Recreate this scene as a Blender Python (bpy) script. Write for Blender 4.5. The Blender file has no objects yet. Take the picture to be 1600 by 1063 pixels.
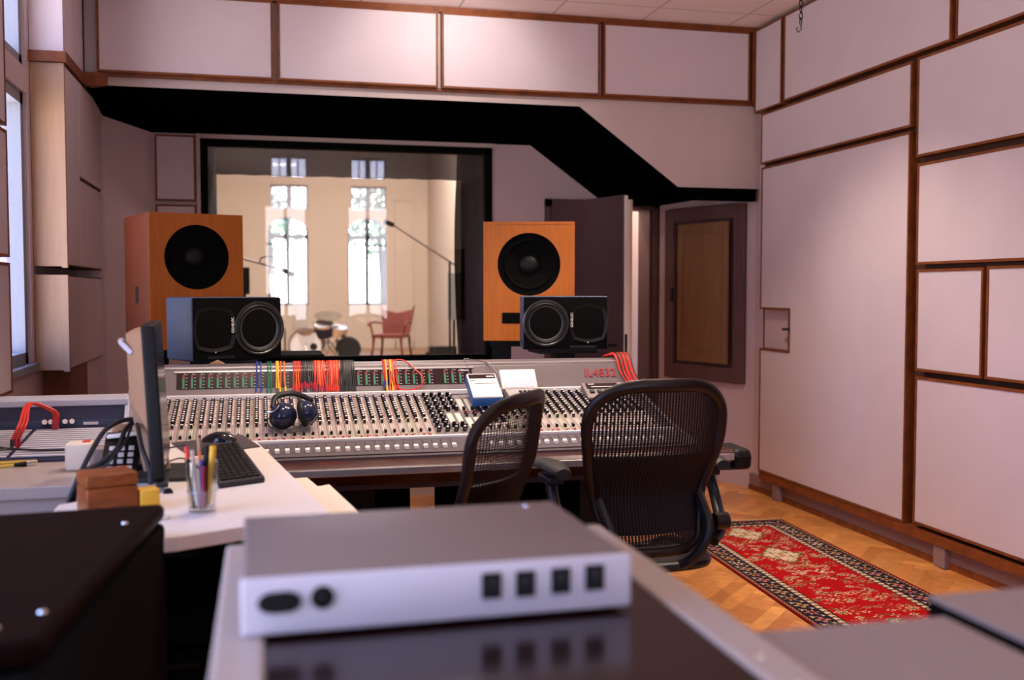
import bpy, bmesh, math, random
from mathutils import Vector, Matrix
random.seed(7)
PI = math.pi
scn = bpy.context.scene
COL = scn.collection

# ---------------------------------------------------------------- camera frame
FPX, CX, CY, H = 1600.0, 800.0, 531.5, 1.4
YAW = math.radians(13.73); PIT = math.atan(77 / 1600.0)
FW = Vector((math.sin(YAW)*math.cos(PIT), math.cos(YAW)*math.cos(PIT), -math.sin(PIT)))
RT = Vector((math.cos(YAW), -math.sin(YAW), 0))
UP = RT.cross(FW)
EYE = Vector((0, 0, H))

def at(px, py, ax, v):
    """the point of the plane X/Y/Z = v that is seen at a pixel of the photograph"""
    d = FW + RT*((px-CX)/FPX) - UP*((py-CY)/FPX)
    k = 'XYZ'.index(ax)
    return EYE + d*((v-EYE[k])/d[k])

cam_data = bpy.data.cameras.new('camera'); cam = bpy.data.objects.new('camera', cam_data); COL.objects.link(cam)
cam.location = EYE
cam.rotation_euler = Matrix((RT, UP, -FW)).transposed().to_euler()
cam_data.sensor_width = 36; cam_data.lens = 36*FPX/1600; cam_data.clip_start = .05; cam_data.clip_end = 300
cam_data.dof.use_dof = True; cam_data.dof.focus_distance = 4.2; cam_data.dof.aperture_fstop = 2.3
scn.camera = cam

# ---------------------------------------------------------------- materials
def mat(name, col, rough=.5, metal=0., var=0., scale=30., bump=0., spec=.5, coat=0., stretch=None, sheen=0.):
    m = bpy.data.materials.new(name); m.use_nodes = True
    nt = m.node_tree; b = nt.nodes['Principled BSDF']
    b.inputs['Base Color'].default_value = (*col, 1); b.inputs['Roughness'].default_value = rough
    b.inputs['Metallic'].default_value = metal; b.inputs['Specular IOR Level'].default_value = spec
    b.inputs['Coat Weight'].default_value = coat; b.inputs['Coat Roughness'].default_value = .12
    b.inputs['Sheen Weight'].default_value = sheen
    if var or bump:
        tc = nt.nodes.new('ShaderNodeTexCoord'); mp = nt.nodes.new('ShaderNodeMapping')
        nz = nt.nodes.new('ShaderNodeTexNoise'); nz.inputs['Scale'].default_value = scale; nz.inputs['Detail'].default_value = 5
        if stretch: mp.inputs['Scale'].default_value = stretch
        nt.links.new(tc.outputs['Object'], mp.inputs['Vector']); nt.links.new(mp.outputs[0], nz.inputs['Vector'])
        if var:
            rp = nt.nodes.new('ShaderNodeValToRGB')
            rp.color_ramp.elements[0].position = .3; rp.color_ramp.elements[1].position = .7
            rp.color_ramp.elements[0].color = (*[c*(1-var) for c in col], 1)
            rp.color_ramp.elements[1].color = (*[min(1, c*(1+var)) for c in col], 1)
            nt.links.new(nz.outputs['Fac'], rp.inputs[0]); nt.links.new(rp.outputs[0], b.inputs['Base Color'])
        if bump:
            bp = nt.nodes.new('ShaderNodeBump'); bp.inputs['Strength'].default_value = bump; bp.inputs['Distance'].default_value = .004
            nt.links.new(nz.outputs['Fac'], bp.inputs['Height']); nt.links.new(bp.outputs[0], b.inputs['Normal'])
    return m

def emit(name, col, s):
    m = bpy.data.materials.new(name); m.use_nodes = True
    b = m.node_tree.nodes['Principled BSDF']
    b.inputs['Base Color'].default_value = (*col, 1)
    b.inputs['Emission Color'].default_value = (*col, 1); b.inputs['Emission Strength'].default_value = s
    return m

def glass(name, refl=1.0, tint=(1, 1, 1), rough=0.0):
    """thin pane: straight-through light plus a Fresnel mirror"""
    m = bpy.data.materials.new(name); m.use_nodes = True
    nt = m.node_tree; nt.nodes.remove(nt.nodes['Principled BSDF'])
    out = nt.nodes['Material Output']
    tr = nt.nodes.new('ShaderNodeBsdfTransparent'); tr.inputs[0].default_value = (*tint, 1)
    gl = nt.nodes.new('ShaderNodeBsdfGlossy'); gl.inputs['Roughness'].default_value = rough
    lw = nt.nodes.new('ShaderNodeLayerWeight'); lw.inputs['Blend'].default_value = .5      # facing: same from both sides
    pw = nt.nodes.new('ShaderNodeMath'); pw.operation = 'POWER'; pw.inputs[1].default_value = 5
    ml = nt.nodes.new('ShaderNodeMath'); ml.operation = 'MULTIPLY_ADD'; ml.inputs[1].default_value = .9*refl; ml.inputs[2].default_value = .04*refl; ml.use_clamp = True
    mx = nt.nodes.new('ShaderNodeMixShader')
    nt.links.new(lw.outputs['Facing'], pw.inputs[0]); nt.links.new(pw.outputs[0], ml.inputs[0]); nt.links.new(ml.outputs[0], mx.inputs[0])
    nt.links.new(tr.outputs[0], mx.inputs[1]); nt.links.new(gl.outputs[0], mx.inputs[2]); nt.links.new(mx.outputs[0], out.inputs[0])
    return m

def gauze(name, col, opacity):
    m = bpy.data.materials.new(name); m.use_nodes = True
    nt = m.node_tree; b = nt.nodes['Principled BSDF']
    b.inputs['Base Color'].default_value = (*col, 1); b.inputs['Roughness'].default_value = .9
    b.inputs['Alpha'].default_value = opacity; b.inputs['Specular IOR Level'].default_value = .02
    return m

def attr_mat(name, attr, rough, var=.0, scale=40, coat=0., bump=0., stretch=(1, 1, 1), spec=.5):
    m = mat(name, (.5, .5, .5), rough, coat=coat, spec=spec)
    nt = m.node_tree; b = nt.nodes['Principled BSDF']
    a = nt.nodes.new('ShaderNodeAttribute'); a.attribute_name = attr
    tc = nt.nodes.new('ShaderNodeTexCoord'); mp = nt.nodes.new('ShaderNodeMapping'); mp.inputs['Scale'].default_value = stretch
    nz = nt.nodes.new('ShaderNodeTexNoise'); nz.inputs['Scale'].default_value = scale; nz.inputs['Detail'].default_value = 6
    mr = nt.nodes.new('ShaderNodeMapRange'); mr.inputs['To Min'].default_value = 1-var; mr.inputs['To Max'].default_value = 1+var
    mr.inputs['From Min'].default_value = .3; mr.inputs['From Max'].default_value = .7
    mx = nt.nodes.new('ShaderNodeVectorMath'); mx.operation = 'SCALE'
    nt.links.new(tc.outputs['Object'], mp.inputs[0]); nt.links.new(mp.outputs[0], nz.inputs['Vector'])
    nt.links.new(nz.outputs['Fac'], mr.inputs['Value']); nt.links.new(a.outputs['Color'], mx.inputs[0]); nt.links.new(mr.outputs[0], mx.inputs['Scale'])
    nt.links.new(mx.outputs[0], b.inputs['Base Color'])
    if bump:
        bp = nt.nodes.new('ShaderNodeBump'); bp.inputs['Strength'].default_value = bump; bp.inputs['Distance'].default_value = .003
        nt.links.new(nz.outputs['Fac'], bp.inputs['Height']); nt.links.new(bp.outputs[0], b.inputs['Normal'])
    return m

M = {}
M['wall'] = mat('wall_paint', (.60, .47, .49), .75, var=.03, scale=3, spec=.2)
M['board'] = mat('panel_fabric', (.66, .56, .60), .8, var=.02, scale=5, bump=.05, spec=.15)
M['board_warm_lit'] = mat('panel_warm_lit', (.47, .29, .185), .6, var=.06, scale=6, stretch=(6, 6, .6), spec=.3)  # warm light on the absorber ends is put into this board colour
M['plaster'] = mat('plaster', (.57, .46, .44), .8, var=.04, scale=4)
M['ceil'] = mat('ceiling_tile', (.9, .78, .77), .85)
M['edging'] = mat('edging_wood', (.20, .055, .014), .5, var=.3, scale=14, spec=.3)
M['gap'] = mat('panel_backing', (.06, .018, .008), .8)
M['black_cloth'] = mat('black_cloth', (.0015, .0015, .0015), 1., spec=.0)
M['black'] = mat('black_paint', (.004, .004, .0045), .5, spec=.25)
M['black_matte'] = mat('black_matte', (.003, .003, .003), .9, spec=.08)
M['black_gloss'] = mat('black_gloss', (.008, .008, .01), .15)
M['charcoal'] = mat('charcoal_plastic', (.016, .016, .018), .5, spec=.35)
M['grey_blue'] = mat('grey_paint_daylit_blue', (.05, .075, .135), .5, var=.12, scale=30, spec=.3)  # dark grey paint with the blue of the daylight put into its colour
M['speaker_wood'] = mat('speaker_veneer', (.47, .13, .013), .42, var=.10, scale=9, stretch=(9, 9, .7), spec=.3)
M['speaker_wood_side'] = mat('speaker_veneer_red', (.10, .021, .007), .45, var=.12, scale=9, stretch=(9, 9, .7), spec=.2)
M['cone'] = mat('speaker_cone', (.016, .016, .018), .28, spec=.5)
M['paper_cone'] = mat('paper_cone', (.05, .05, .058), .32)
M['dome'] = mat('tweeter_dome', (.13, .11, .10), .35)
M['rubber'] = mat('rubber', (.005, .005, .006), .5, spec=.3)
M['alu'] = mat('aluminium', (.62, .60, .60), .33, .9)
M['chrome'] = mat('chrome', (.8, .8, .82), .15, 1.)
M['con_grey'] = mat('console_grey', (.17, .14, .145), .4, .1)
M['con_dark'] = mat('console_dark_grey', (.06, .045, .05), .4)
M['con_mid'] = mat('console_mid_grey', (.10, .082, .085), .42)
M['con_light'] = mat('console_bright_trim', (.86, .82, .80), .4)
M['con_rest'] = mat('console_armrest_wood', (.05, .012, .008), .3, var=.3, scale=10)
M['strip_a'] = mat('strip_cream', (.36, .30, .27), .5)
M['strip_b'] = mat('strip_pinkish', (.37, .28, .26), .5)
M['strip_c'] = mat('strip_greenish', (.33, .31, .23), .5)
M['strip_g'] = mat('strip_grey', (.20, .175, .175), .5)
M['white_cap'] = mat('white_cap', (.85, .80, .76), .4)
M['track'] = mat('fader_track_white', (.68, .60, .53), .45)
M['red_cap'] = mat('red_cap', (.55, .05, .05), .4)
M['blue_cap'] = mat('blue_cap', (.06, .07, .22), .4)
M['meter_bg'] = mat('meter_background', (.018, .006, .008), .2)
M['meter_green'] = mat('meter_green', (.03, .20, .10), .4)
M['meter_red'] = mat('meter_red', (.22, .015, .02), .4)
M['red_letter'] = mat('red_lettering', (.35, .02, .03), .5)
M['white_print'] = mat('white_print', (.75, .72, .70), .6)
M['skirt_shaded'] = mat('skirting_shaded', (.28, .185, .175), .7, spec=.2)  # darkened to carry the shade under the panels in the colour
M['c_red'] = mat('cable_red', (.70, .035, .02), .4)
M['c_orange'] = mat('cable_orange', (.80, .16, .03), .4)
M['c_yellow'] = mat('cable_yellow', (.75, .50, .06), .4)
M['c_green'] = mat('cable_green', (.01, .17, .09), .4)
M['c_blue'] = mat('cable_blue', (.03, .05, .32), .4)
M['c_black'] = mat('cable_black', (.02, .02, .022), .45)
M['c_grey'] = mat('cable_grey', (.16, .15, .16), .45)
M['crimson'] = mat('plug_crimson', (.45, .02, .05), .35)
M['white'] = mat('white_laminate', (.80, .73, .68), .4)
M['cream'] = mat('cream_board', (.82, .72, .58), .5)
M['desk_edge'] = mat('desk_edge', (.52, .45, .43), .5)
M['grey_plastic'] = mat('grey_plastic', (.36, .34, .33), .45)
M['grey_metal'] = mat('grey_powdercoat', (.30, .238, .222), .5, .1, var=.04, scale=80)
M['unit_cover'] = mat('unit_cover_paint', (.20, .16, .152), .45, .1, var=.04, scale=80)
M['front_metal'] = mat('brushed_front', (.66, .66, .78), .4, .1)
M['rack_dark'] = mat('rack_dark_veneer', (.010, .002, .002), .18, var=.3, scale=6, spec=.38)
M['rack_trim'] = mat('rack_edge_board', (.44, .37, .335), .35)
M['blue_plastic'] = mat('blue_plastic', (.02, .13, .42), .4)
M['navy'] = mat('navy_panel', (.012, .014, .05), .5)
M['lilac'] = mat('pale_blue_trim', (.50, .51, .62), .4)
M['beige'] = mat('beige_plastic', (.38, .22, .13), .5)
M['wood_block'] = mat('wood_block', (.21, .052, .008), .4, var=.25, scale=12, stretch=(1, 6, 6), spec=.3)
M['yellow'] = mat('yellow_plastic', (.75, .42, .03), .5)
M['chair_plastic'] = mat('chair_frame_plastic', (.010, .004, .004), .38, spec=.35)
M['chair_mesh'] = mat('chair_mesh_weave', (.012, .006, .006), .6, spec=.2)
M['chair_metal'] = mat('chair_dark_metal', (.012, .012, .016), .35, .2, spec=.4)
M['door_dark'] = mat('door_dark_paint', (.075, .038, .045), .3, var=.08, scale=5)
M['door_edge'] = mat('door_edge_wood', (.70, .52, .36), .5)
M['frame_brown'] = mat('door_frame_brown', (.12, .062, .06), .5, var=.15, scale=8, stretch=(6, 6, .6), spec=.3)
M['hatch_tan'] = mat('hatch_tan', (.24, .125, .055), .5, var=.1, scale=5, stretch=(6, 6, .6), spec=.3)
M['door_steel'] = mat('corridor_door_paint', (.58, .46, .40), .25)
M['live_wall'] = mat('live_room_paint', (.56, .45, .37), .8, var=.02, scale=2)
M['live_floor'] = mat('live_room_floor', (.26, .13, .06), .35, var=.2, scale=3)
M['win_frame'] = mat('window_frame_paint', (.24, .25, .29), .5)
M['win_dark'] = mat('window_frame_dark', (.07, .07, .10), .5)
M['pane'] = glass('window_pane', 1.0)
M['studio_pane'] = glass('studio_pane', .85)
M['tumbler'] = glass('tumbler_glass', 2.2, (.93, .95, .95), .02)
M['voile'] = gauze('black_voile', (.004, .003, .003), .92)
M['drum_white'] = mat('drum_head', (.92, .92, .98), .5)
M['drum_shell'] = mat('drum_shell', (.22, .14, .12), .3)
M['brass'] = mat('cymbal_bronze', (.16, .12, .09), .45, .3)
M['chair_red'] = mat('carved_red_wood', (.17, .035, .025), .4, var=.2, scale=8)
M['leaf'] = mat('leaf', (.10, .20, .05), .6)
M['bark'] = mat('bark', (.06, .04, .03), .8)
M['ground'] = mat('outside_ground', (.35, .34, .33), .9)

# ---------------------------------------------------------------- mesh builder
XF = {}          # world matrix of each thing's empty

class B:
    def __init__(s): s.v = []; s.f = []; s.m = []; s.sm = []
    def _add(s, vs, fs, mi=0):
        n = len(s.v); s.v += [Vector(p) for p in vs]
        for f in fs: s.f.append([i+n for i in f]); s.m.append(mi)
        return s
    def box(s, x0, x1, y0, y1, z0, z1, mi=0):
        return s.obox(((x0+x1)/2, (y0+y1)/2, (z0+z1)/2), (abs(x1-x0), abs(y1-y0), abs(z1-z0)), mi=mi)
    def obox(s, c, size, X=Vector((1, 0, 0)), Y=Vector((0, 1, 0)), Z=None, mi=0, bev=0.):
        c = Vector(c); X = Vector(X).normalized(); Y = Vector(Y).normalized(); Z = X.cross(Y) if Z is None else Vector(Z).normalized()
        a, b, d = [q/2 for q in size]
        if bev <= 0:
            vs = [c+X*(a*i)+Y*(b*j)+Z*(d*k) for i in (-1, 1) for j in (-1, 1) for k in (-1, 1)]
            return s._add(vs, [(0, 1, 3, 2), (4, 6, 7, 5), (0, 4, 5, 1), (2, 3, 7, 6), (0, 2, 6, 4), (1, 5, 7, 3)], mi)
        bm = bmesh.new(); bmesh.ops.create_cube(bm, size=1)
        for v in bm.verts: v.co = Vector((v.co.x*2*a, v.co.y*2*b, v.co.z*2*d))
        bmesh.ops.bevel(bm, geom=bm.edges[:], offset=bev, segments=3, affect='EDGES', profile=.5)
        bm.verts.index_update()
        vs = [c+X*v.co.x+Y*v.co.y+Z*v.co.z for v in bm.verts]; fs = [[v.index for v in f.verts] for f in bm.faces]
        bm.free(); return s._add(vs, fs, mi)
    def bar(s, p, q, w, h, up=Vector((0, 0, 1)), mi=0):
        p = Vector(p); q = Vector(q); d = (q-p); L = d.length; d.normalize()
        r = d.cross(up)
        if r.length < 1e-4: r = d.cross(Vector((0, 1, 0)))
        r.normalize(); u = r.cross(d)
        return s.obox((p+q)/2, (L, w, h), d, r, u, mi)
    def cyl(s, p, q, r0, r1=None, n=16, mi=0, cap=True):
        return s.tube([p, q], [r0, r0 if r1 is None else r1], n, mi, cap)
    def tube(s, pts, r, n=8, mi=0, cap=True, closed=False):
        pts = [Vector(p) for p in pts]; k = len(pts)
        rs = r if isinstance(r, (list, tuple)) else [r]*k
        T = []
        for i in range(k):
            a = pts[(i-1) % k] if (closed or i > 0) else pts[i]; b = pts[(i+1) % k] if (closed or i < k-1) else pts[i]
            t = b-a; T.append(t.normalized() if t.length > 1e-9 else Vector((0, 0, 1)))
        u = T[0].orthogonal().normalized(); vs = []
        for i in range(k):
            if i: u = (u - T[i]*u.dot(T[i])); u = u.normalized() if u.length > 1e-6 else T[i].orthogonal().normalized()
            w = T[i].cross(u)
            for j in range(n):
                a = 2*PI*j/n; vs.append(pts[i]+u*(math.cos(a)*rs[i])+w*(math.sin(a)*rs[i]))
        fs = []
        for i in range(k if closed else k-1):
            i2 = (i+1) % k
            for j in range(n): fs.append((i*n+j, i*n+(j+1) % n, i2*n+(j+1) % n, i2*n+j))
        if cap and not closed: fs.append(tuple(range(n))[::-1]); fs.append(tuple((k-1)*n+j for j in range(n)))
        return s._add(vs, fs, mi)
    def lathe(s, prof, c=(0, 0, 0), axis=(0, 0, 1), n=24, mi=0):
        """prof: list of (radius, height[, mat]) along the axis"""
        c = Vector(c); A = Vector(axis).normalized(); u = A.orthogonal().normalized(); w = A.cross(u); vs = []
        for p in prof:
            for j in range(n):
                a = 2*PI*j/n; vs.append(c+A*p[1]+(u*math.cos(a)+w*math.sin(a))*max(p[0], 1e-5))
        for i in range(len(prof)-1):
            m = prof[i+1][2] if len(prof[i+1]) > 2 else mi
            base = len(s.v)
            if i == 0: s.v += vs; base0 = base
            for j in range(n):
                s.f.append([base0+i*n+j, base0+i*n+(j+1) % n, base0+(i+1)*n+(j+1) % n, base0+(i+1)*n+j]); s.m.append(m)
        return s
    def poly(s, pts, mi=0): return s._add(pts, [tuple(range(len(pts)))], mi)
    def prism(s, pts, vec, mi=0):
        k = len(pts); vec = Vector(vec); pts = [Vector(p) for p in pts]
        vs = pts+[p+vec for p in pts]
        fs = [tuple(range(k))[::-1], tuple(range(k, 2*k))]+[(i, (i+1) % k, k+(i+1) % k, k+i) for i in range(k)]
        return s._add(vs, fs, mi)
    def grid(s, rows, mi=0, thick=None):
        n = len(rows); k = len(rows[0]); vs = [p for r in rows for p in r]
        return s._add(vs, [(i*k+j, i*k+j+1, (i+1)*k+j+1, (i+1)*k+j) for i in range(n-1) for j in range(k-1)], mi)
    def ball(s, c, r, n=12, mi=0, sq=(1, 1, 1), axis=(0, 0, 1)):
        st = len(s.v); c = Vector(c)
        s.lathe([(math.sin(PI*i/(n-1))*r, -math.cos(PI*i/(n-1))*r) for i in range(n)], (0, 0, 0), axis, n*2, mi)
        for i in range(st, len(s.v)): v = s.v[i]; s.v[i] = c+Vector((v.x*sq[0], v.y*sq[1], v.z*sq[2]))
        return s
    def build(s, name, mats, parent=None, loc=None, smooth=True, bevel=0., world=True, seg=2):
        me = bpy.data.meshes.new(name)
        vs = s.v
        if parent is not None and world:
            root = parent
            while root.parent is not None: root = root.parent
            if root in XF:
                inv = XF[root].inverted(); vs = [inv @ p for p in vs]
        if parent is None and world and loc is not None: vs = [p-Vector(loc) for p in vs]
        me.from_pydata([tuple(p) for p in vs], [], s.f)
        if not isinstance(mats, (list, tuple)): mats = [mats]
        for m in mats: me.materials.append(m)
        me.polygons.foreach_set('material_index', s.m)
        bm = bmesh.new(); bm.from_mesh(me); bmesh.ops.remove_doubles(bm, verts=bm.verts, dist=1e-5)
        bmesh.ops.recalc_face_normals(bm, faces=bm.faces); bm.to_mesh(me); bm.free()
        if smooth:
            me.polygons.foreach_set('use_smooth', [True]*len(me.polygons)); me.set_sharp_from_angle(angle=math.radians(38))
        o = bpy.data.objects.new(name, me); COL.objects.link(o)
        if parent is not None: o.parent = parent
        elif loc is not None: o.location = loc
        if bevel:
            md = o.modifiers.new('bevel', 'BEVEL'); md.width = bevel; md.segments = seg; md.limit_method = 'ANGLE'; md.angle_limit = math.radians(50)
        return o

def tag(o, label, cat, group=None, kind=None):
    o['label'] = label; o['category'] = cat
    if group: o['group'] = group
    if kind: o['kind'] = kind
    return o
def thing(name, label, cat, loc=(0, 0, 0), rotz=0., group=None):
    o = bpy.data.objects.new(name, None); COL.objects.link(o); o.empty_display_size = .1
    o.location = loc; o.rotation_euler = (0, 0, rotz)
    XF[o] = Matrix.Translation(Vector(loc)) @ Matrix.Rotation(rotz, 4, 'Z')
    return tag(o, label, cat, group)
def struct(b, name, mats, **k):
    o = b.build(name, mats, **k); o['kind'] = 'structure'; return o
KIDS = {}
def copy_tree(o, parent=None):
    kids = [c for c in COL.objects if c.parent == o]
    c = o.copy(); COL.objects.link(c)
    if parent is not None: c.parent = parent
    for k in kids: copy_tree(k, c)
    return c
def bez(pts, n=24):
    """Catmull-Rom through the points"""
    P = [Vector(p) for p in pts]; P = [P[0]*2-P[1]]+P+[P[-1]*2-P[-2]]; out = []
    segs = len(P)-3; per = max(2, n//segs)
    for i in range(segs):
        a, b, c, d = P[i:i+4]
        for j in range(per):
            t = j/per; out.append(.5*((2*b)+(c-a)*t+(2*a-5*b+4*c-d)*t*t+(3*b-a-3*c+d)*t**3))
    out.append(P[-2]); return out
def bezc(pts, n=48):
    P = [Vector(p) for p in pts]; k = len(P); per = max(2, n//k); out = []
    for i in range(k):
        a, b, c, d = P[(i-1) % k], P[i], P[(i+1) % k], P[(i+2) % k]
        for j in range(per):
            t = j/per; out.append(.5*((2*b)+(c-a)*t+(2*a-5*b+4*c-d)*t*t+(3*b-a-3*c+d)*t**3))
    return out
def text_mesh(name, body, size, m, parent, origin, X, Y, extrude=.0006):
    cu = bpy.data.curves.new(name, 'FONT'); cu.body = body; cu.size = size; cu.extrude = extrude; cu.align_x = 'CENTER'; cu.align_y = 'CENTER'
    cu.offset = size*.01
    tmp = bpy.data.objects.new('lettering_source', cu); COL.objects.link(tmp)
    bpy.context.view_layer.update()
    me = bpy.data.meshes.new_from_object(tmp.evaluated_get(bpy.context.evaluated_depsgraph_get()))
    bpy.data.objects.remove(tmp); bpy.data.curves.remove(cu)
    X = Vector(X).normalized(); Y = Vector(Y).normalized(); Z = X.cross(Y)
    mt = Matrix(((X.x, Y.x, Z.x, origin[0]), (X.y, Y.y, Z.y, origin[1]), (X.z, Y.z, Z.z, origin[2]), (0, 0, 0, 1)))
    root = parent
    while root.parent is not None: root = root.parent
    if root in XF: mt = XF[root].inverted() @ mt
    me.transform(mt); me.materials.clear(); me.materials.append(m); me.name = name
    o = bpy.data.objects.new(name, me); COL.objects.link(o); o.parent = parent
    return o
# ================================================================ the setting
XR, XL, YF, YB, YK, ZC = 3.375, -1.17, 7.6, 6.55, -2.6, 3.2

# floor: herringbone parquet, one block per face, colour per block
def parquet():
    bw, n = .07, 5; bl = bw*n; vs = []; fs = []; cs = []
    c45 = math.sqrt(.5)
    def rot(x, y): return (x*c45-y*c45+1.0, x*c45+y*c45+2.5)
    for i in range(-110, 110):
        for j in range(-20, 20):
            for kind in (0, 1):
                x = i*bw+j*0; y = 0
                if kind == 0: ox = i*bw + j*2*bl*0; oy = i*bw
                # classic herringbone: step (bw, bw) along the zigzag, (2*bl...) across
                bx = i*bw + j*bl; by = i*bw - j*bl
                if kind == 0: r = (bx, by, bx+bl, by+bw)
                else: r = (bx, by+bw, bx+bw, by+bw+bl)
                q = [rot(r[0], r[1]), rot(r[2], r[1]), rot(r[2], r[3]), rot(r[0], r[3])]
                cx = sum(p[0] for p in q)/4; cy = sum(p[1] for p in q)/4
                if not (-1.5 < cx < 3.7 and -2.9 < cy < 7.9): continue
                k = len(vs); g = .0006
                qq = [(cx+(p[0]-cx)*(1-.006), cy+(p[1]-cy)*(1-.006), 0) for p in q]
                vs += qq; fs.append((k, k+1, k+2, k+3))
                t = random.random(); s = random.uniform(.82, 1.15)
                cs.append(tuple(s*(a*(1-t)+b*t) for a, b in zip((.74, .33, .09), (.55, .20, .045))))
    # dark joints below
    k = len(vs); vs += [(-1.6, -3, -.002), (3.9, -3, -.002), (3.9, 8.6, -.002), (-1.6, 8.6, -.002)]; fs.append((k, k+1, k+2, k+3)); cs.append((.12, .045, .015))
    me = bpy.data.meshes.new('floor'); me.from_pydata(vs, [], fs)
    a = me.color_attributes.new('block', 'FLOAT_COLOR', 'CORNER')
    for p, c in zip(me.polygons, cs):
        for li in p.loop_indices: a.data[li].color = (*c, 1)
    me.materials.append(attr_mat('parquet', 'block', .33, var=.14, scale=22, coat=.15))
    o = bpy.data.objects.new('floor', me); COL.objects.link(o); o['kind'] = 'structure'
parquet()

def wall_with_holes(name, axis, pos, thick, a0, a1, z0, z1, holes, m):
    """axis 'X': wall in the plane X=pos running along Y; holes (a0,a1,z0,z1)"""
    b = B(); A = sorted({a0, a1, *[h[0] for h in holes], *[h[1] for h in holes]}); Z = sorted({z0, z1, *[h[2] for h in holes], *[h[3] for h in holes]})
    for i in range(len(A)-1):
        run = None
        for j in range(len(Z)-1):
            ca, cz = (A[i]+A[i+1])/2, (Z[j]+Z[j+1])/2
            if any(h[0] < ca < h[1] and h[2] < cz < h[3] for h in holes): continue
            if axis == 'X': b.box(min(pos, pos+thick), max(pos, pos+thick), A[i], A[i+1], Z[j], Z[j+1])
            else: b.box(A[i], A[i+1], min(pos, pos+thick), max(pos, pos+thick), Z[j], Z[j+1])
    return struct(b, name, m, smooth=False)

# windows of the control room: one beside the absorber, one near the rack desk, two in the back wall
WL = [(4.98, 5.80, 1.02, 2.42), (4.98, 5.80, 2.55, 3.15), (.2, 2.5, .6, 2.3)]
WK = [(.02, .80, .7, 2.9), (1.42, 2.20, .7, 2.9)]
wall_with_holes('wall_left', 'X', XL, -.16, YK, YF, 0, ZC, WL, M['wall'])
wall_with_holes('wall_back', 'Y', YK, -.28, XL-.3, XR+.3, 0, ZC, WK, M['wall'])
struct(B().box(XR, XR+.2, YK, 6.62, 0, ZC), 'wall_right', M['wall'], smooth=False)
# splayed piece of wall that carries the brown hatch
S0, S1 = Vector((XR, 6.6, 0)), Vector((3.03, 7.53, 0)); SD = (S1-S0).normalized(); SN = Vector((-SD.y, SD.x, 0))  # SN faces the room
SN = SN if SN.x < 0 else -SN
WIN = (-.41, 1.70, .87, 2.475)
DOOR = (2.17, 2.99, 0, 2.04)
wall_with_holes('wall_front', 'Y', YF, .25, XL-.3, 3.6, 0, ZC, [WIN, DOOR], M['wall'])
b = B(); b.prism([(-1.0-.3, 7.15, 0), (-1.0, 7.22, 0), (-.72, 7.62, 0), (-1.3, 7.62, 0)], (0, 0, ZC))
struct(b, 'wall_corner', M['wall'], smooth=False)

def tiles():
    m = bpy.data.materials.new('ceiling_tiles'); m.use_nodes = True; nt = m.node_tree; bs = nt.nodes['Principled BSDF']
    tc = nt.nodes.new('ShaderNodeTexCoord'); br = nt.nodes.new('ShaderNodeTexBrick')
    br.offset = 0; br.inputs['Scale'].default_value = 1; br.inputs['Brick Width'].default_value = .62; br.inputs['Row Height'].default_value = .62
    br.inputs['Mortar Size'].default_value = .006; br.inputs['Color1'].default_value = (.92, .79, .77, 1); br.inputs['Color2'].default_value = (.89, .76, .74, 1); br.inputs['Mortar'].default_value = (.52, .41, .41, 1)
    nt.links.new(tc.outputs['Object'], br.inputs['Vector']); nt.links.new(br.outputs['Color'], bs.inputs['Base Color']); bs.inputs['Roughness'].default_value = .85
    return m
struct(B().box(XL-.3, XR+.3, YK-.3, YF+.25, ZC, ZC+.1), 'ceiling', tiles(), smooth=False)

# bulkhead over the front of the room: plaster face with a drop on the right, black cloth underneath
zb0, zb1 = 2.62, 2.505
xs = [-1.0, 2.06, 2.767, XR]
f = [(-1.0, YB, 2.62), (2.06, YB, 2.62), (2.767, YB, 2.105), (XR, YB, 2.105)]
r = [(-1.0, YF, 2.505), (2.0, YF, 2.505), (2.62, YF, 2.06), (XR, YF, 2.06)]
b = B()
b.poly([f[0], f[1], f[2], f[3], (XR, YB, ZC), (-1.0, YB, ZC)], 0)
for i in range(3): b.poly([f[i], r[i], r[i+1], f[i+1]], 1)
b.poly([r[0], r[1], r[2], r[3], (XR, YF, ZC), (-1.0, YF, ZC)], 0)
b.poly([f[0], r[0], (-1.0, YF, ZC), (-1.0, YB, ZC)], 0); b.poly([f[3], r[3], (XR, YF, ZC), (XR, YB, ZC)], 0)
struct(b, 'beam_front', [M['plaster'], M['black_cloth']], smooth=False)
# black lip under the drop
struct(B().box(2.74, 3.34, YB-.012, YB+.03, 2.02, 2.105), 'trim_1', M['black_cloth'], smooth=False)

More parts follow.
